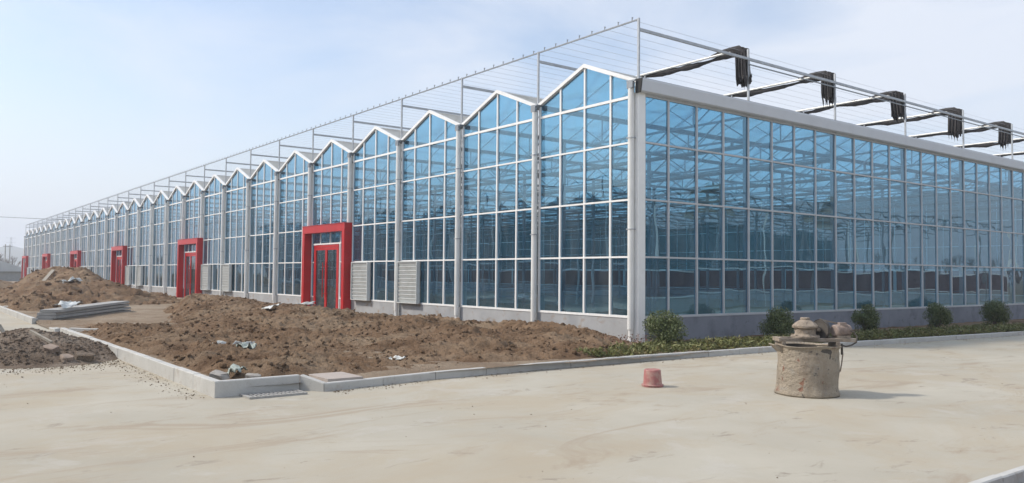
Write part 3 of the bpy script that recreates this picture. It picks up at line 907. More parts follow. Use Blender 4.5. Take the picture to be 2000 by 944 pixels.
# inner support posts for the shade frame under every beam would be lost in the roofs: one row per truss at each second gutter
for j in range(1, ND+1):
    mbp = MB()
    for k in range(1, NB+1):
        mbp.bar((-4.0*k, j*BY, EAVE), (-4.0*k, j*BY, PTOP), .045)
    mbp.build('inner_post_row', MT['galv'], GH, kind='stuff')
# a second, thinner rail under the side beam from the first truss on
mb = MB(); mb.bar((0.04, BY, BEAM-.17), (0.04, W, BEAM-.17), .03); mb.build('drive_rail', MT['galv_dark'], GH)

# top rail with hooks on the gable side
mb = MB()
mb.bar((0,0,PTOP-.03), (-LX,0,PTOP-.03), .035)
mb.build('top_rail', MT['galv_dark'], GH)
mb = MB()
hooks = []
for k in range(NB):
    for i in range(8):
        x = -4*k - .22 - i*.5; hooks.append(x)
        mb.box(x-.008, x+.008, -.02, .0, PTOP-.02, PTOP+.07); mb.box(x-.008, x+.008, -.02, .025, PTOP+.055, PTOP+.07)
mb.build('rail_hooks', MT['galv_dark'], GH, kind='stuff')
wmat = MT['galv']
wr = MB(); wr.bar((0,0,PTOP-.0), (0,W,PTOP-.0), .0055)
w0 = None
for i, x in enumerate(hooks[:96]):
    if w0 is None: w0 = wr.build('support_wire', wmat, GH); o = w0
    else: o = copy_child(w0, GH)
    o.location = (x,0,0)
mb = MB()
for x in hooks[96:]:
    mb.bar((x,0,PTOP), (x,W,PTOP), .0055)
mb.build('support_wires', wmat, GH, kind='stuff')
# second, lower set of wires
wr = MB(); wr.bar((0,0,BEAM+.04), (0,W,BEAM+.04), .007)

# cross rails along X at each truss, rolled shade curtains ---------------
def curtain(j):
    y = j*BY; rnd = random.Random(50+j)
    n = 420; k = 8; x0 = -.35; x1 = -LX
    v = []; 
    t = np.linspace(0,1,n); xs = x0 + (x1-x0)*t**1.25
    ph = rnd.uniform(0,9)
    for i in range(n):
        x = xs[i]
        r = .082 + .026*math.sin(x*2.3+ph) + .02*math.sin(x*(4.3+.2*j)+ph*2) + rnd.uniform(-.012,.012)
        dz = -.05 + .035*math.sin(x*1.7+ph); dy = .02*math.sin(x*3.1)
        for q in range(k):
            a = 2*math.pi*q/k
            v.append((x, y + dy + .08 + r*1.15*math.cos(a), PTOP+.02 + dz + r*math.sin(a)))
    v = np.array(v); f = []
    for i in range(n-1):
        for q in range(k):
            a = i*k+q; b = i*k+(q+1)%k; f.append((a,b,b+k,a+k))
    cur = np_obj('shade_curtain', v, np.array(f), MT['cloth'], GH)
    mb = MB(); mb.tube([(-.30,y-.035,PTOP+.035),(-LX,y-.035,PTOP+.035)], .034, 8); mb.build('drive_tube', MT['tube'], cur)
    # loose end of the cloth falling over the beam
    nu, nv = 40, 22
    U, V = np.meshgrid(np.linspace(0,1,nu), np.linspace(0,1,nv), indexing='ij')
    wdt = .36 + .22*rnd.random(); drop = .95 + .42*rnd.random(); tw = rnd.uniform(-.25,.25)
    X = -.08 - U*wdt*(.85+.3*tw*V) + tw*V*.5
    fold = .05*np.sin(U*26+ph) + .03*np.sin(U*47+ph*2)
    rag = 1 - (.17*np.abs(np.sin(U*(7+rnd.random()*5)+ph)) + .09*np.abs(np.sin(U*23+ph)))*np.clip(V*1.6-.6,0,1) - .14*rng.random(U.shape)*(V>.85)
    lean = .12*np.sin(ph)*V
    Z = PTOP + .06 - V*drop*rag*(1-.12*np.abs(U-.45)) + .05*np.sin(U*3.14)*(1-V)
    Y = y + .0 + fold*(0.3+V) + .05*np.sin(V*3+ph)
    v1 = np.stack([X+lean*.5, Y-.10, Z],-1).reshape(-1,3); v2 = np.stack([X*.97+lean*.5, Y*1.0+.10, Z+.1*V*np.sin(U*5+ph)],-1).reshape(-1,3)
    f1 = grid_faces(nu,nv)
    ce = np_obj('curtain_end', np.concatenate([v1,v2]), np.concatenate([f1,f1+nu*nv]), MT['cloth'], cur)
    # crumpled bunch on top, where the cloth turns over the tube
    mb = MB()
    mb.tube([(-1.3,y,PTOP+.05),(-.9,y,PTOP+.10),(-.6,y,PTOP+.10),(-.35,y,PTOP+.07),(-.12,y,PTOP-.08),(-.04,y,PTOP-.25)], [.05,.07+.02*rnd.random(),.09,.10+.02*rnd.random(),.09,.04], 8)
    mb.build('curtain_bunch', MT['cloth'], cur)
for j in range(1, ND+1):
    curtain(j)

# roofs ---------------------------------------------------------------
rf = MB()
rf.quad((-.10,.07,EAVE+.035),(-.10,W,EAVE+.035),(-2,W,APEX+.02),(-2,.07,APEX+.02))
rf.quad((-2,.07,APEX+.02),(-2,W,APEX+.02),(-3.90,W,EAVE+.035),(-3.90,.07,EAVE+.035))
rb = MB()
for i in range(int(W/1.11)+1):
    y = .1 + i*1.11
    if y > W: break
    rb.bar((-.10,y,EAVE+.0),(-2,y,APEX-.02), .035,.04); rb.bar((-3.90,y,EAVE+.0),(-2,y,APEX-.02), .035,.04)
rb.bar((-2,.08,APEX-.01),(-2,W,APEX-.01), .07,.07)
for k in range(NB):
    if k == 0:
        r0 = rf.build('roof', MT['roof'], GH); b0 = rb.build('glazing_bars', MT['alu'], r0); o = r0
    else:
        o = copy_child(r0, GH, (-4*k,0,0)); copy_child(b0, o)

# trusses and columns inside -------------------------------------------
def truss(j):
    y = j*BY; mb = MB()
    zb, zt = EAVE-.95, EAVE-.32
    mb.box(-LX,-.1,y-.03,y+.03,zt-.03,zt+.03); mb.box(-LX,-.1,y-.025,y+.025,zb-.03,zb+.03)
    x = 0
    while x > -LX+.1:
        mb.bar((x-.05,y,zb),(x-1.0,y,zt), .035); mb.bar((x-1.0,y,zt),(x-2.0,y,zb), .035)
        x -= 2.0
    for k in range(NB):
        xx = -4*k
        mb.box(xx-.04,xx+.04,y-.035,y+.035,zt+.03,EAVE-.07)
        # gable props from the truss to the ridge
        mb.bar((xx-2,y,zt),(xx-2,y,APEX-.06),.035); mb.bar((xx-2,y,zt),(xx-1,y,roof_z(-1)-.05),.03); mb.bar((xx-2,y,zt),(xx-3,y,roof_z(-1)-.05),.03)
    return mb.build('truss', MT['interior_steel'], GH)
for j in range(0, ND+1):
    truss(j) if j else None
colm = MB(); colm.box(-.06,.06,-.05,.05,.03,EAVE-.07)
c0 = None; cnt = 0; rest = MB()
for j in range(1, ND+1):
    for k in range(0, NB+1, 2):
        x = -4.0*k - (.1 if k == 0 else 0)
        if cnt < 90:
            o = colm.build('column', MT['interior_steel'], GH) if c0 is None else copy_child(c0, GH)
            c0 = c0 or o; o.location = (x, j*BY - (.08 if j == ND else 0), 0); cnt += 1
        else:
            rest.box(x-.06,x+.06,j*BY-.13,j*BY-.03,.03,EAVE-.07)
rest.build('columns', MT['interior_steel'], GH, kind='stuff')
# low pipe rails along the inside of the first side bays, hanging wires
mb = MB()
for x in (-8,-16,-24,-32):
    for z in (1.0, 2.35, 4.9):
        mb.bar((x,.3,z),(x,W-.3,z), .04)
mb.build('interior_pipe_rails', MT['interior_steel'], GH)
# inner roller screens hung below the trusses: folded dark bundles across each bay
for j in range(1, ND+1):
    mb = MB(); mb.tube([(-.3, j*BY+.3, EAVE-1.1), (-LX+.3, j*BY+.3, EAVE-1.1)], .07, 6)
    mb.build('inner_screen_roll', mat('grey_screen', (.16,.18,.17), .9, .2, 3) if j == 1 else bpy.data.materials['grey_screen'], GH)
# back wall: pads between pale rails, glass above
mb = MB(); mb.box(-LX,-.0,W+.02,W+.14,.03,.8); mb.build('base_wall', MT['plinth'], GH, label='back base wall')
mb = MB()
for k in range(NB): mb.box(-4*k-3.9,-4*k-.1,W-.02,W+.10,.86,2.22)
mb.build('cooling_pad', MT['pad'], GH)
mb = MB(); mb.box(-LX,0,W-.04,W+.12,.80,.86); mb.box(-LX,0,W-.04,W+.12,2.22,2.30)
for k in range(NB+1): mb.box(-4*k-.1,-4*k+.1,W-.035,W+.11,.86,2.22)
for z in (3.66,5.11,6.3): mb.box(-LX,0,W,W+.05,z-.025,z+.025)
for k in range(NB*4): mb.box(-k-.02,-k+.02,W+.002,W+.045,2.3,6.3)
mb.build('back_frame', MT['alu'], GH)
mb = MB(); mb.quad((-LX,W+.03,2.3),(0,W+.03,2.3),(0,W+.03,EAVE),(-LX,W+.03,EAVE)); 
for k in range(NB):
    mb.f.append((len(mb.v),len(mb.v)+1,len(mb.v)+2)); mb.v += [(-4*k,W+.03,EAVE),(-4*k-4,W+.03,EAVE),(-4*k-2,W+.03,APEX)]
mb.build('back_screen', MT['net'], GH)
mb = MB(); mb.quad((-LX,0,.0),(-LX,W,.0),(-LX,W,EAVE),(-LX,0,EAVE)); mb.build('end_screen', MT['net'], GH)
# grown-over green shading net hung inside across the depth of the house
mb = MB()

# entrances ---------------------------------------------------------------
sr = MB()
for (a, b) in ((.10, -.14), (-3.90, -4.14)):
    sr.box(b, a, -.36, -.02, .0, 3.47)
sr.box(-4.14, .10, -.36, -.02, 3.47, 3.78)
for i in range(1, 4):                       # cladding seams and a drip edge
    sr.box(-4.144, -3.896, -.364, -.016, i*.95, i*.95+.008); sr.box(-.144, .104, -.364, -.016, i*.95, i*.95+.008)
sr.box(-4.16, .12, -.38, -.015, 3.78, 3.80)
# offsets: the surround stands proud of the facade
dr = MB()
dr.box(-1.16,-1.07,-.05,.02,.03,2.95); dr.box(-3.53,-3.44,-.05,.02,.03,2.95); dr.box(-3.44,-1.16,-.05,.02,2.84,2.95)
lf = MB()
def leaf(mb, x0, x1):
    mb.box(x0,x0+.09,-.045,.01,.05,2.83); mb.box(x1-.09,x1,-.045,.01,.05,2.83)
    mb.box(x0+.09,x1-.09,-.045,.01,2.73,2.83); mb.box(x0+.09,x1-.09,-.045,.01,.05,.17)
leaf1 = MB(); leaf(leaf1,-2.295,-1.165)
leaf2 = MB(); leaf(leaf2,-3.435,-2.305)
dg1 = MB(); dg1.quad((-2.2,-.02,.17),(-1.26,-.02,.17),(-1.26,-.02,2.73),(-2.2,-.02,2.73))
dg2 = MB(); dg2.quad((-3.35,-.02,.17),(-2.4,-.02,.17),(-2.4,-.02,2.73),(-3.35,-.02,2.73))
hn1 = MB(); hn1.tube([(-2.12,-.11,.7),(-2.12,-.11,2.2)], .02, 8); hn1.box(-2.135,-2.105,-.11,-.02,.85,.88); hn1.box(-2.135,-2.105,-.11,-.02,2.02,2.05)
hn2 = MB(); hn2.tube([(-2.48,-.11,.7),(-2.48,-.11,2.2)], .02, 8); hn2.box(-2.495,-2.465,-.11,-.02,.85,.88); hn2.box(-2.495,-2.465,-.11,-.02,2.02,2.05)
lv = MB(); lvb = MB()
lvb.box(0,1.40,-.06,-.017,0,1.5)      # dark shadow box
lvf = MB()
lvf.box(0,.04,-.20,-.02,0,1.50); lvf.box(1.36,1.40,-.20,-.02,0,1.50); lvf.box(.04,1.36,-.20,-.02,1.46,1.50); lvf.box(.04,1.36,-.20,-.02,0,.03)
for i in range(10):
    z = .04 + i*.142
    lv.bar((.045,-.13,z+.07),(1.355,-.13,z+.07), .035+.0, .145, upv=(0,-.45,1))
src = {}
def part(key, mb, name, m, parent, first, **kw):
    if first:
        src[key] = mb.build(name, m, parent, **kw); return src[key]
    return copy_child(src[key], parent)
step = MB(); step.box(-4.9+1.25, -.95, -.62, -.43, -.1, .07)
for b in sorted(DOORB):
    f1 = b == 4
    s = part('sur', sr, 'door_surround', MT['red'], GH, f1); s.location = (-4*b,0,0)
    d = part('dr', dr, 'door', MT['red'], GH, f1); d.location = (-4*b,0,0)
    part('l1', leaf1, 'door_leaf', MT['red'], d, f1); part('l2', leaf2, 'door_leaf', MT['red'], d, f1)
    part('g1', dg1, 'door_glass', MT['door_glass'], d, f1); part('g2', dg2, 'door_glass', MT['door_glass'], d, f1)
    part('h1', hn1, 'handle', MT['red'], d, f1); part('h2', hn2, 'handle', MT['red'], d, f1)
    for q, xo in enumerate((.42, 4.15)):
        ff = f1 and q == 0
        v_ = part('lvf', lvf, 'louvre_vent', MT['louvre'], GH, ff); v_.location = (-4*b + xo, 0, .69)
        part('lv', lv, 'slats', MT['louvre'], v_, ff); part('lvb', lvb, 'vent_back', MT['black'], v_, ff)

# ------------------------------------------------------------------ plants
def leaves(n, pos, nrm, size, aspect=0.5, jitter=0.8):
    """n leaf quads (bent diamonds) at pos, facing roughly nrm"""
    d = nrm + rng.normal(0, jitter, (n,3)); d /= np.linalg.norm(d,axis=1)[:,None]
    a = np.cross(d, rng.normal(0,1,(n,3))); a /= np.linalg.norm(a,axis=1)[:,None]+1e-9
    b = np.cross(d, a)
    s = (size*(0.6+0.8*rng.random(n)))[:,None]
    v = np.stack([pos-a*s, pos-b*s*aspect+d*s*.15, pos+a*s, pos+b*s*aspect+d*s*.15],1).reshape(-1,3)
    f = np.arange(4*n).reshape(n,4)
    return v, f

def shrub(x, y, w, h, label, seed):
    t = empty('round_shrub', (x,y,.05), label, 'shrub', group='clipped round shrubs along the side wall')
    n = int(9000*(w/1.0)**2)
    # crown: several overlapping lobes so the outline is uneven
    cs = rng.normal(0,1,(26,3)); cs /= np.linalg.norm(cs,axis=1)[:,None]
    cs[:,2] = cs[:,2]*1.0 - .12
    cs = cs*np.array([w*.36,w*.36,h*.36])*(.35+.65*rng.random((26,1))**.4) + np.array([0,0,h*.50])
    idx = rng.integers(0,26,n)
    d = rng.normal(0,1,(n,3)); d /= np.linalg.norm(d,axis=1)[:,None]
    r = (w*.20)*(rng.random(n)**.3)[:,None]*(1+.25*rng.random((n,1))**4)
    p = cs[idx] + d*r
    v, f = leaves(n, p, d, .021, .55, .7)
    np_obj('foliage', v, f, MT['leaf_dark'], t)
    mb = MB()
    for i in range(9):
        a = 6.28*i/9; e = cs[i]*.8
        mb.tube([(.03*math.cos(a),.03*math.sin(a),-.05),(e[0]*.5,e[1]*.5,h*.3),(e[0],e[1],e[2])], [.02,.012,.005], 5)
    mb.build('stem', MT['bark'], t)
SH = [(1.30,-.47,1.02,.98,'largest round clipped shrub, at the greenhouse corner'),
      (1.30,3.95,.98,.92,'round shrub half hidden behind the mixer'),
      (1.25,8.45,.86,.95,'third round shrub from the corner, just right of the mixer motor'),
      (1.25,12.9,.95,.98,'fourth round shrub from the corner along the side wall'),
      (1.25,17.3,1.10,.98,'last round shrub before the right edge of the view')]
for i, s in enumerate(SH):
    shrub(s[0], s[1], s[2], s[3], s[4], i)

# low juniper hedge
def hedge():
    ys = np.arange(-3.7, 34, .115)
    P = []; D = []
    for y in ys:
        xk = kerbx(y)
        for r in range(5):
            cx_ = xk - .30 - r*.24 + rng.normal(0,.05)
            if y < -1.6 and r > 2+ (y+3.7)*1.0: continue
            hh = .135 + .06*rng.random() + .04*math.sin(y*3.1+r)
            n = 26 if y < 14 else 14
            yy = y + rng.normal(0,.06)
            for q in range(n):
                a = rng.uniform(0,6.28); t = rng.random()
                P.append((cx_+math.cos(a)*.14*t, yy+math.sin(a)*.14*t, .06+hh*(1-.6*t*t)*rng.uniform(.45,1.1)))
                D.append((math.cos(a)*.9, math.sin(a)*.9, .6))
    P = np.array(P); D = np.array(D)
    n = len(P)
    # feathery shoots: long thin blades pointing outward and up
    D2 = D + rng.normal(0,.45,(n,3)); D2 /= np.linalg.norm(D2,axis=1)[:,None]
    side = np.cross(D2, rng.normal(0,1,(n,3))); side /= np.linalg.norm(side,axis=1)[:,None]
    l = .05+.06*rng.random((n,1)); w = .010+.012*rng.random((n,1))
    v = np.stack([P-D2*l*.4-side*w*.5, P+D2*l*.2-side*w, P+D2*l, P+D2*l*.2+side*w],1).reshape(-1,3)
    np_obj('low_hedge', v, np.arange(4*n).reshape(n,4), MT['leaf_hedge'], kind='stuff', label='low feathery green and rust hedge planted along the kerb', category='hedge')
hedge()
# small reddish weeds at the corner
n = 700
pos = np.stack([rng.normal(.55,.35,n), rng.normal(-.9,.5,n), .10+.22*rng.random(n)],1)
v, f = leaves(n, pos, np.tile(np.array([0,0,1.]),(n,1)), .022, .45, 1.0)
np_obj('red_weeds', v, f, MT['leaf_rust'], kind='stuff', label='small reddish weeds at the greenhouse corner', category='weeds')

# ------------------------------------------------------------------ mortar mixer
MX = empty('mortar_mixer', (7.2,-3.9,0), 'cement caked mortar mixer drum with motor and pulley standing on the yard', 'mortar mixer', rot=(0,0,math.atan2(RT.y, RT.x)))
def wobd(i, t, z):
    return (.010*math.sin(3*t+z*4) + .006*math.sin(7*t+z*9) + random.uniform(-.003,.003), .007*math.sin(4*t+1)*(z>.6))
prof = [(.002,.03),(.43,.03),(.455,0.0),(.463,.03),(.445,.07),(.436,.12)] + [(.434-.004*math.sin(i), .12+i*.055) for i in range(1,10)] + [(.428,.66),(.432,.69),(.45,.712),(.466,.725),(.462,.735),(.44,.722),(.425,.705)]
mb = MB(); mb.lathe(prof, k=56, wob=wobd)
drum = mb.build('drum', MT['cement'], MX, smooth=True)
mb = MB(); mb.lathe([(.424,.704),(.412,.4),(.41,.10),(.002,.10)], k=40); mb.build('shaded_drum_inside', MT['rubber'], MX, smooth=True)  # inner wall coloured near-black: shade under the crossbeam put into the colour
mb = MB()
# pouring lip on the left of the rim
mb.prism([(-.40,.70),(-.53,.742),(-.535,.73),(-.42,.62)], -.13, .13, 'y')
mb.build('pouring_lip', MT['cement'], MX)
mb = MB()
for yy in (-.15, .09):
    mb.box(-.46,.66,yy,yy+.06,.785,.838)
mb.box(-.47,-.40,-.152,.152,.783,.840); mb.box(.60,.67,-.152,.152,.783,.840); mb.box(.36,.44,-.14,.14,.834,.842)
for xx in (-.40,.40):
    mb.box(xx-.03,xx+.03,-.16,.16,.71,.784)
crossb = mb.build('crossbeam', MT['cement_dirty'], MX)
bv = crossb.modifiers.new('b','BEVEL'); bv.width=.008; bv.segments=2
def wobg(i, t, z): return (.013*math.cos(6*t)*(z>.96 and z<1.08) + random.uniform(-.004,.004), 0)
mb = MB(); mb.lathe([(.002,.836),(.205,.838),(.208,.862),(.165,.878),(.146,.895),(.150,.955),(.142,.968),(.158,.975),(.182,.985),(.184,1.012),(.135,1.058),(.088,1.092),(.066,1.098),(.070,1.126),(.060,1.134),(.002,1.135)], c=(-.03,0,0), k=24, wob=wobg)
for q in range(6):
    a = q*math.pi/3; cx_, cy_ = -.03+.185*math.cos(a+.5), .185*math.sin(a+.5)
    mb.tube([(cx_,cy_,.84),(cx_,cy_,.885)], .016, 6)
mb.build('gearbox', MT['cement_dirty'], MX)
mb = MB()
# pulley wheel, axis roughly along the beam
prf = [(.03,-.03),(.045,-.03),(.05,-.018),(.10,-.012),(.145,-.02),(.155,-.026),(.152,0),(.155,.026),(.145,.02),(.10,.012),(.05,.018),(.045,.03),(.03,.03)]
mb.lathe(prf, k=32)
mb.xf(Matrix.Translation((.21,.02,.955)) @ Matrix.Rotation(math.radians(28),4,'Z') @ Matrix.Rotation(math.radians(90),4,'Y'))
mb.build('pulley', MT['rubber'], MX)
mb = MB(); mb.tube([(.13,.0,.955),(.23,.03,.955)], .03, 10); mb.build('pulley_shaft', MT['cement_dirty'], MX)
mb = MB()
for a in (.152, -.05):
    pass
mb.bar((.20,.02,1.108),(.50,.05,1.040), .028,.018); mb.bar((.21,.02,.805+.04),(.52,.05,.87), .020,.008)
mb.build('belt', MT['cement_dirty'], MX)
# electric motor: ribbed barrel with end shield and terminal box
mo = MB()
mo.lathe([(.002,-.15),(.07,-.15),(.088,-.135),(.09,-.12),(.083,-.115)] + sum([[(.083,-.11+i*.03),(.092,-.105+i*.03),(.092,-.095+i*.03),(.083,-.09+i*.03)] for i in range(7)], []) + [(.083,.105),(.09,.11),(.088,.13),(.05,.14),(.002,.14)], k=24)
mo.xf(Matrix.Translation((.50,-.02,.945)) @ Matrix.Rotation(math.radians(25),4,'Z') @ Matrix.Rotation(math.radians(90),4,'Y'))
mo.build('motor', MT['motor'], MX, smooth=False)
mb = MB(); mb.box(.46,.56,-.075,.02,1.02,1.065); mb.build('terminal_box', MT['motor'], MX)
mb = MB(); mb.box(.40,.60,-.12,-.09,.84,.875); mb.box(.40,.60,.05,.08,.84,.875); mb.build('motor_foot', MT['cement_dirty'], MX)
mb = MB()
mb.tube([(.60,-.05,.95),(.66,-.08,.93),(.70,-.10,.86),(.68,-.12,.78),(.60,-.14,.74),(.52,-.14,.72),(.46,-.12,.735)], .012, 6)
mb.build('cable', MT['rubber'], MX)
mb = MB()
mb.tube([(.47,-.12,.76),(.475,-.13,.60),(.45,-.14,.45),(.43,-.14,.355),(.38,-.20,.345),(.30,-.30,.35)], .010, 6)
mb.build('wire_loop', MT['cement_dirty'], MX)
mb = MB(); mb.box(.445,.465,-.16,-.13,.60,.76); mb.build('bracket', MT['rubber'], MX)

# bucket, upside down -----------------------------------------------------
BK = empty('bucket', (5.33,-5.22,0), 'faded dusty red plastic bucket standing upside down on the yard', 'bucket')
mb = MB()
mb.lathe([(.162,0.0),(.168,.006),(.166,.018),(.150,.022),(.146,.06),(.138,.16),(.130,.245),(.126,.262),(.116,.270),(.105,.262),(.002,.262)], k=36,
         wob=lambda i,t,z: (.002*math.sin(3*t+z*9),0))
mb.lathe([(.160,0.0),(.140,.02),(.128,.25)], k=36)
mb.build('bucket_body', MT['bucket'], BK, smooth=True)
mb = MB(); mb.lathe([(.163,.020),(.172,.022),(.172,.034),(.152,.034)], k=36); mb.build('rim', MT['bucket'], BK, smooth=True)

# ------------------------------------------------------------------ distance
def bare_tree_geo(h, seed, depth=5):
    r = random.Random(seed); mb = MB()
    def grow(p, d, l, rad, lev):
        q = p + d*l
        mb.bar(p, q, rad*1.6, rad*1.6)
        if lev == 0: return
        for i in range(r.choice((2,3,3))):
            nd = (d + Vector((r.uniform(-.75,.75), r.uniform(-.75,.75), r.uniform(-.15,.45)))).normalized()
            grow(p + d*l*r.uniform(.65,1), nd, l*r.uniform(.6,.82), rad*.6, lev-1)
    trunk = MB(); trunk.tube([(0,0,-.2),(0,0,h*.15),(.05,0,h*.3)], [h*.022,h*.018,h*.014], 6)
    grow(Vector((.05,0,h*.28)), Vector((.02,0,1)).normalized(), h*.22, h*.011, depth)
    return trunk, mb
bl = ['tallest bare tree, at the very left edge behind the low film house', 'bare tree just left of the twin poles', 'bare tree just right of the twin poles',
      'bare tree between the twin poles and the greenhouse end', 'bare brownish tree by the far end of the greenhouse']
for i, (x, y, h) in enumerate([(-227,6.3,7.0),(-209,5.0,5.6),(-228,8.4,6.2),(-250,12.4,6.0),(-232,11.4,5.4)]):
    t = empty('bare_tree', (x,y,-.16), bl[i], 'tree', group='bare trees beyond the greenhouse')
    tr, cr = bare_tree_geo(h, 40+i, 5)
    tr.build('trunk', MT['bark'], t); cr.build('crown', MT['bark'], t)
# far wood as one mass, all round the north and west
_, cr = bare_tree_geo(8, 77, 5)
V0 = np.array(cr.v); F0 = np.array([f for f in cr.f])
vs = []; fs = []; c = 0
for i in range(260):
    if i < 150:
        x = -225 - 70*rng.random(); y = -70 + 210*rng.random()
    else:
        x = -290 + 420*rng.random(); y = 120 + 60*rng.random()
    a = rng.uniform(0,6.28); s = .75+.6*rng.random()
    R_ = np.array([[math.cos(a),-math.sin(a),0],[math.sin(a),math.cos(a),0],[0,0,1]])*s
    vs.append(V0@R_.T + np.array([x,y,-.2 - 1.2*s])); fs.append(F0 + c); c += len(V0)
np_obj('distant_wood', np.concatenate(vs), np.concatenate(fs), MT['bark'], kind='stuff', label='hazy line of bare trees on the horizon', category='trees')

# hills
def hill_sheet():
    n = 160; m_ = 10
    A, Rr = np.meshgrid(np.linspace(math.radians(95), math.radians(215), n), np.linspace(0,1,m_), indexing='ij')
    prof_ = 10 + 14*fbm(A*9, A*0, 1.0, 4) + 30*np.exp(-((A-math.radians(174.9))/.028)**2)
    R2 = 1250 + 500*Rr
    Zh = prof_*np.sin(Rr*math.pi/2*.999) - 1
    Xh = R2*np.cos(A); Yh = R2*np.sin(A)
    np_obj('hills', np.stack([Xh,Yh,Zh],-1).reshape(-1,3), grid_faces(n,m_), MT['hill'], kind='structure', smooth=True)
hill_sheet()

def utility_pole(x, y, h, label):
    t = empty('utility_pole', (x,y,-.16), label, 'utility pole')
    mb = MB(); mb.tube([(0,0,0),(0,0,h)], [.14,.10], 8); mb.build('pole', MT['slab'], t)
    mb = MB(); mb.box(-.07,.07,-.45,.45,h-.5,h-.38); mb.build('crossarm', MT['galv_dark'], t)
utility_pole(-203,5.2,7.9,'left one of the two thin poles near the left edge')
utility_pole(-201,5.9,7.8,'right one of the two thin poles near the left edge')

# overhead cable
mb = MB()
p0 = Vector((-172,-60,13.2)); p1 = Vector((-150,60,11.4))
pts = [(p0.lerp(p1,t)) - Vector((0,0,1.2*4*t*(1-t)*.6)) for t in [i/24 for i in range(25)]]
mb.tube(pts, .035, 5); mb.build('overhead_cable', MT['black'], label='single dark overhead cable crossing the sky at the left', category='cable')

# low film-covered house at the far left
LF = empty('film_house', (-153,-1.8,-.16), 'low white film covered house beyond the soil at the left edge', 'building')
mb = MB(); mb.box(-12,12,-5.4,5.4,0,1.75); mb.build('wall', MT['slab'], LF)
mb = MB(); mb.prism([(-5.7,1.75),(5.7,1.75),(0,3.7)], -12.3, 12.3, 'x'); mb.build('roof', MT['white_roof'], LF)

# pylon far away
PY = empty('transmission_tower', (-1120,95,-.16), 'pale lattice transmission tower fading in the haze', 'pylon')
mb = MB()
H = 42
for sx_, sy_ in ((-1,-1),(1,-1),(1,1),(-1,1)):
    mb.bar((3.2*sx_,3.2*sy_,0),(.5*sx_,.5*sy_,H), .28)
for i in range(9):
    z0 = H*i/9; z1 = H*(i+1)/9; w0_ = 3.2-2.7*i/9; w1_ = 3.2-2.7*(i+1)/9
    for s_ in (-1,1):
        mb.bar((-w0_,s_*w0_,z0),(w1_,s_*w1_,z1),.16); mb.bar((w0_,s_*w0_,z0),(-w1_,s_*w1_,z1),.16)
        mb.bar((s_*w0_,-w0_,z0),(s_*w1_,w1_,z1),.16); mb.bar((s_*w0_,w0_,z0),(s_*w1_,-w1_,z1),.16)
mb.build('lattice', MT['galv'], PY)
mb = MB()
for z in (30,35.5,41): mb.bar((0,-5,z),(0,5,z),.35)
mb.build('crossarm', MT['galv'], PY)

# ------------------------------------------------------------------ neighbours seen in the glass
# south hall across the yard (behind the viewpoint), a greenhouse of the same make
SHL = empty('neighbour_greenhouse', (0,-27,0), 'finished greenhouse across the yard, mirrored in the gable glass', 'greenhouse')
SHL.scale = (1, 1, 1.14)
mb = MB(); mb.box(-100,26,-.25,0,-.1,.8); mb.build('base_wall', MT['plinth'], SHL)
mb = MB(); mb.box(-100,26,-.2,-.03,.86,2.2); mb.build('cooling_pad', MT['pad'], SHL)
mb = MB()
for z in (.83,2.25,3.7,5.1,6.5): mb.box(-100,26,-.02,.03,z-.03,z+.03)
for k in range(-25,7): mb.box(4*k-.06,4*k+.06,-.02,.1,0,6.6)
mb.build('frame', MT['alu'], SHL)
mb = MB(); mb.box(-100,26,-.15,-.05,2.3,6.5); mb.build('glazing', MT['hall_dark'], SHL)
mb = MB()
for k in range(-25,7):
    mb.prism([(4*k-2,6.5),(4*k+2,6.5),(4*k,7.3)], -20, 0, 'y')
mb.build('roof', MT['hall_dark'], SHL)
mb = MB()
for k in range(-25,7):
    mb.box(4*k-2.03,4*k-1.97,-.03,.03,6.5,8.2)
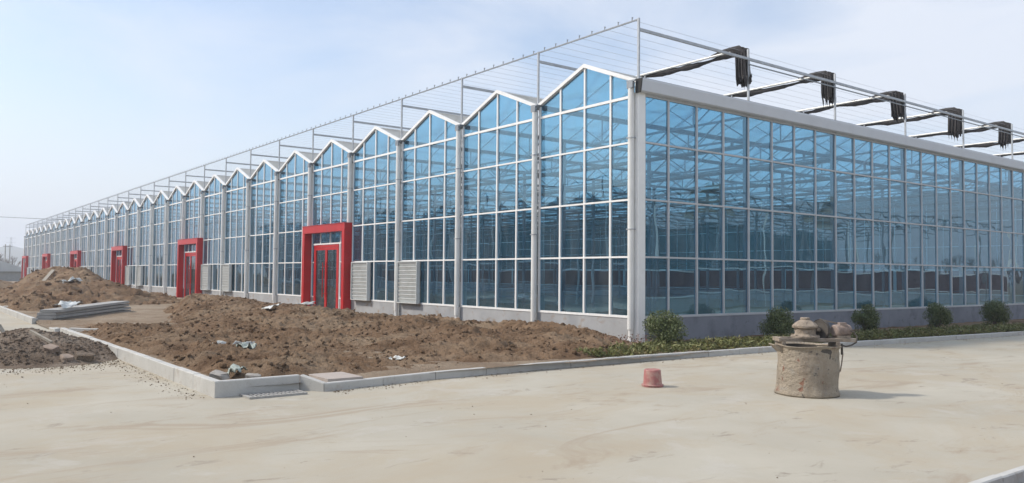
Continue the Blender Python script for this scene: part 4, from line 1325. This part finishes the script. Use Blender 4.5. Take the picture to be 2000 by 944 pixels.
mb.box(-100,26,-.02,.02,8.17,8.22); mb.build('shade_frame', MT['galv_dark'], SHL)
# east hall still under construction
EH = empty('unfinished_greenhouse', (15.2,0,-.15), 'unfinished greenhouse frame across the side road, mirrored in the side glass', 'greenhouse')
mb = MB(); mb.box(0,.2,5,62,-.1,.85); mb.build('base_wall', MT['plinth'], EH)
mb = MB(); mb.box(.02,.16,5,62,.92,2.2); mb.build('cooling_pad', MT['pad'], EH)
mb = MB()
for z in (.88,2.26): mb.box(-.03,.05,5,62,z-.035,z+.035)
for j in range(14): mb.box(-.03,.05,5+4.4*j-.035,5+4.4*j+.035,0,6.6)
mb.build('frame', MT['alu'], EH)
for j in range(5):
    mb = MB(); xx = j*4.0
    mb.bar((xx,5,6.5),(xx,62,6.5),.08); mb.bar((xx,5,5.8),(xx,62,5.8),.06)
    y = 5
    while y < 61:
        mb.bar((xx,y,5.8),(xx,y+1.1,6.5),.05); mb.bar((xx,y+1.1,6.5),(xx,y+2.2,5.8),.05); y += 2.2
    for q in range(7): mb.box(xx-.07,xx+.07,5+8.8*q-.07,5+8.8*q+.07,0,6.5)
    mb.build('truss', MT['galv_dark'], EH)
mb = MB()
for (y, s) in ((9,1.6),(22,1.9),(33,1.5)):
    mb.prism([(y-s,5.3),(y+s*1.05,5.3),(y+s*.35,6.9),(y-s*.3,6.9)], .1, .16, 'x')
mb.build('loose_sheet', MT['beige'], EH)
mb = MB(); mb.box(17,17.3,5,62,0,6.2); mb.build('rear_wall', MT['hall_dark'], EH)

# ------------------------------------------------------------------ haze
HZ = 0.0008
if HZ > 0:
    m, nt, out = new_mat('haze_air')
    pv_ = nt.nodes.new('ShaderNodeVolumePrincipled')
    pv_.inputs['Color'].default_value = (0.86, 0.91, 1.0, 1)
    pv_.inputs['Density'].default_value = HZ
    pv_.inputs['Anisotropy'].default_value = 0.2
    nt.links.new(pv_.outputs['Volume'], out.inputs['Volume'])
    mb = MB(); mb.box(-2700,700,-1600,2700,-2,100)
    hz = mb.build('haze', m, kind='stuff', label='thin haze in the air', category='haze')
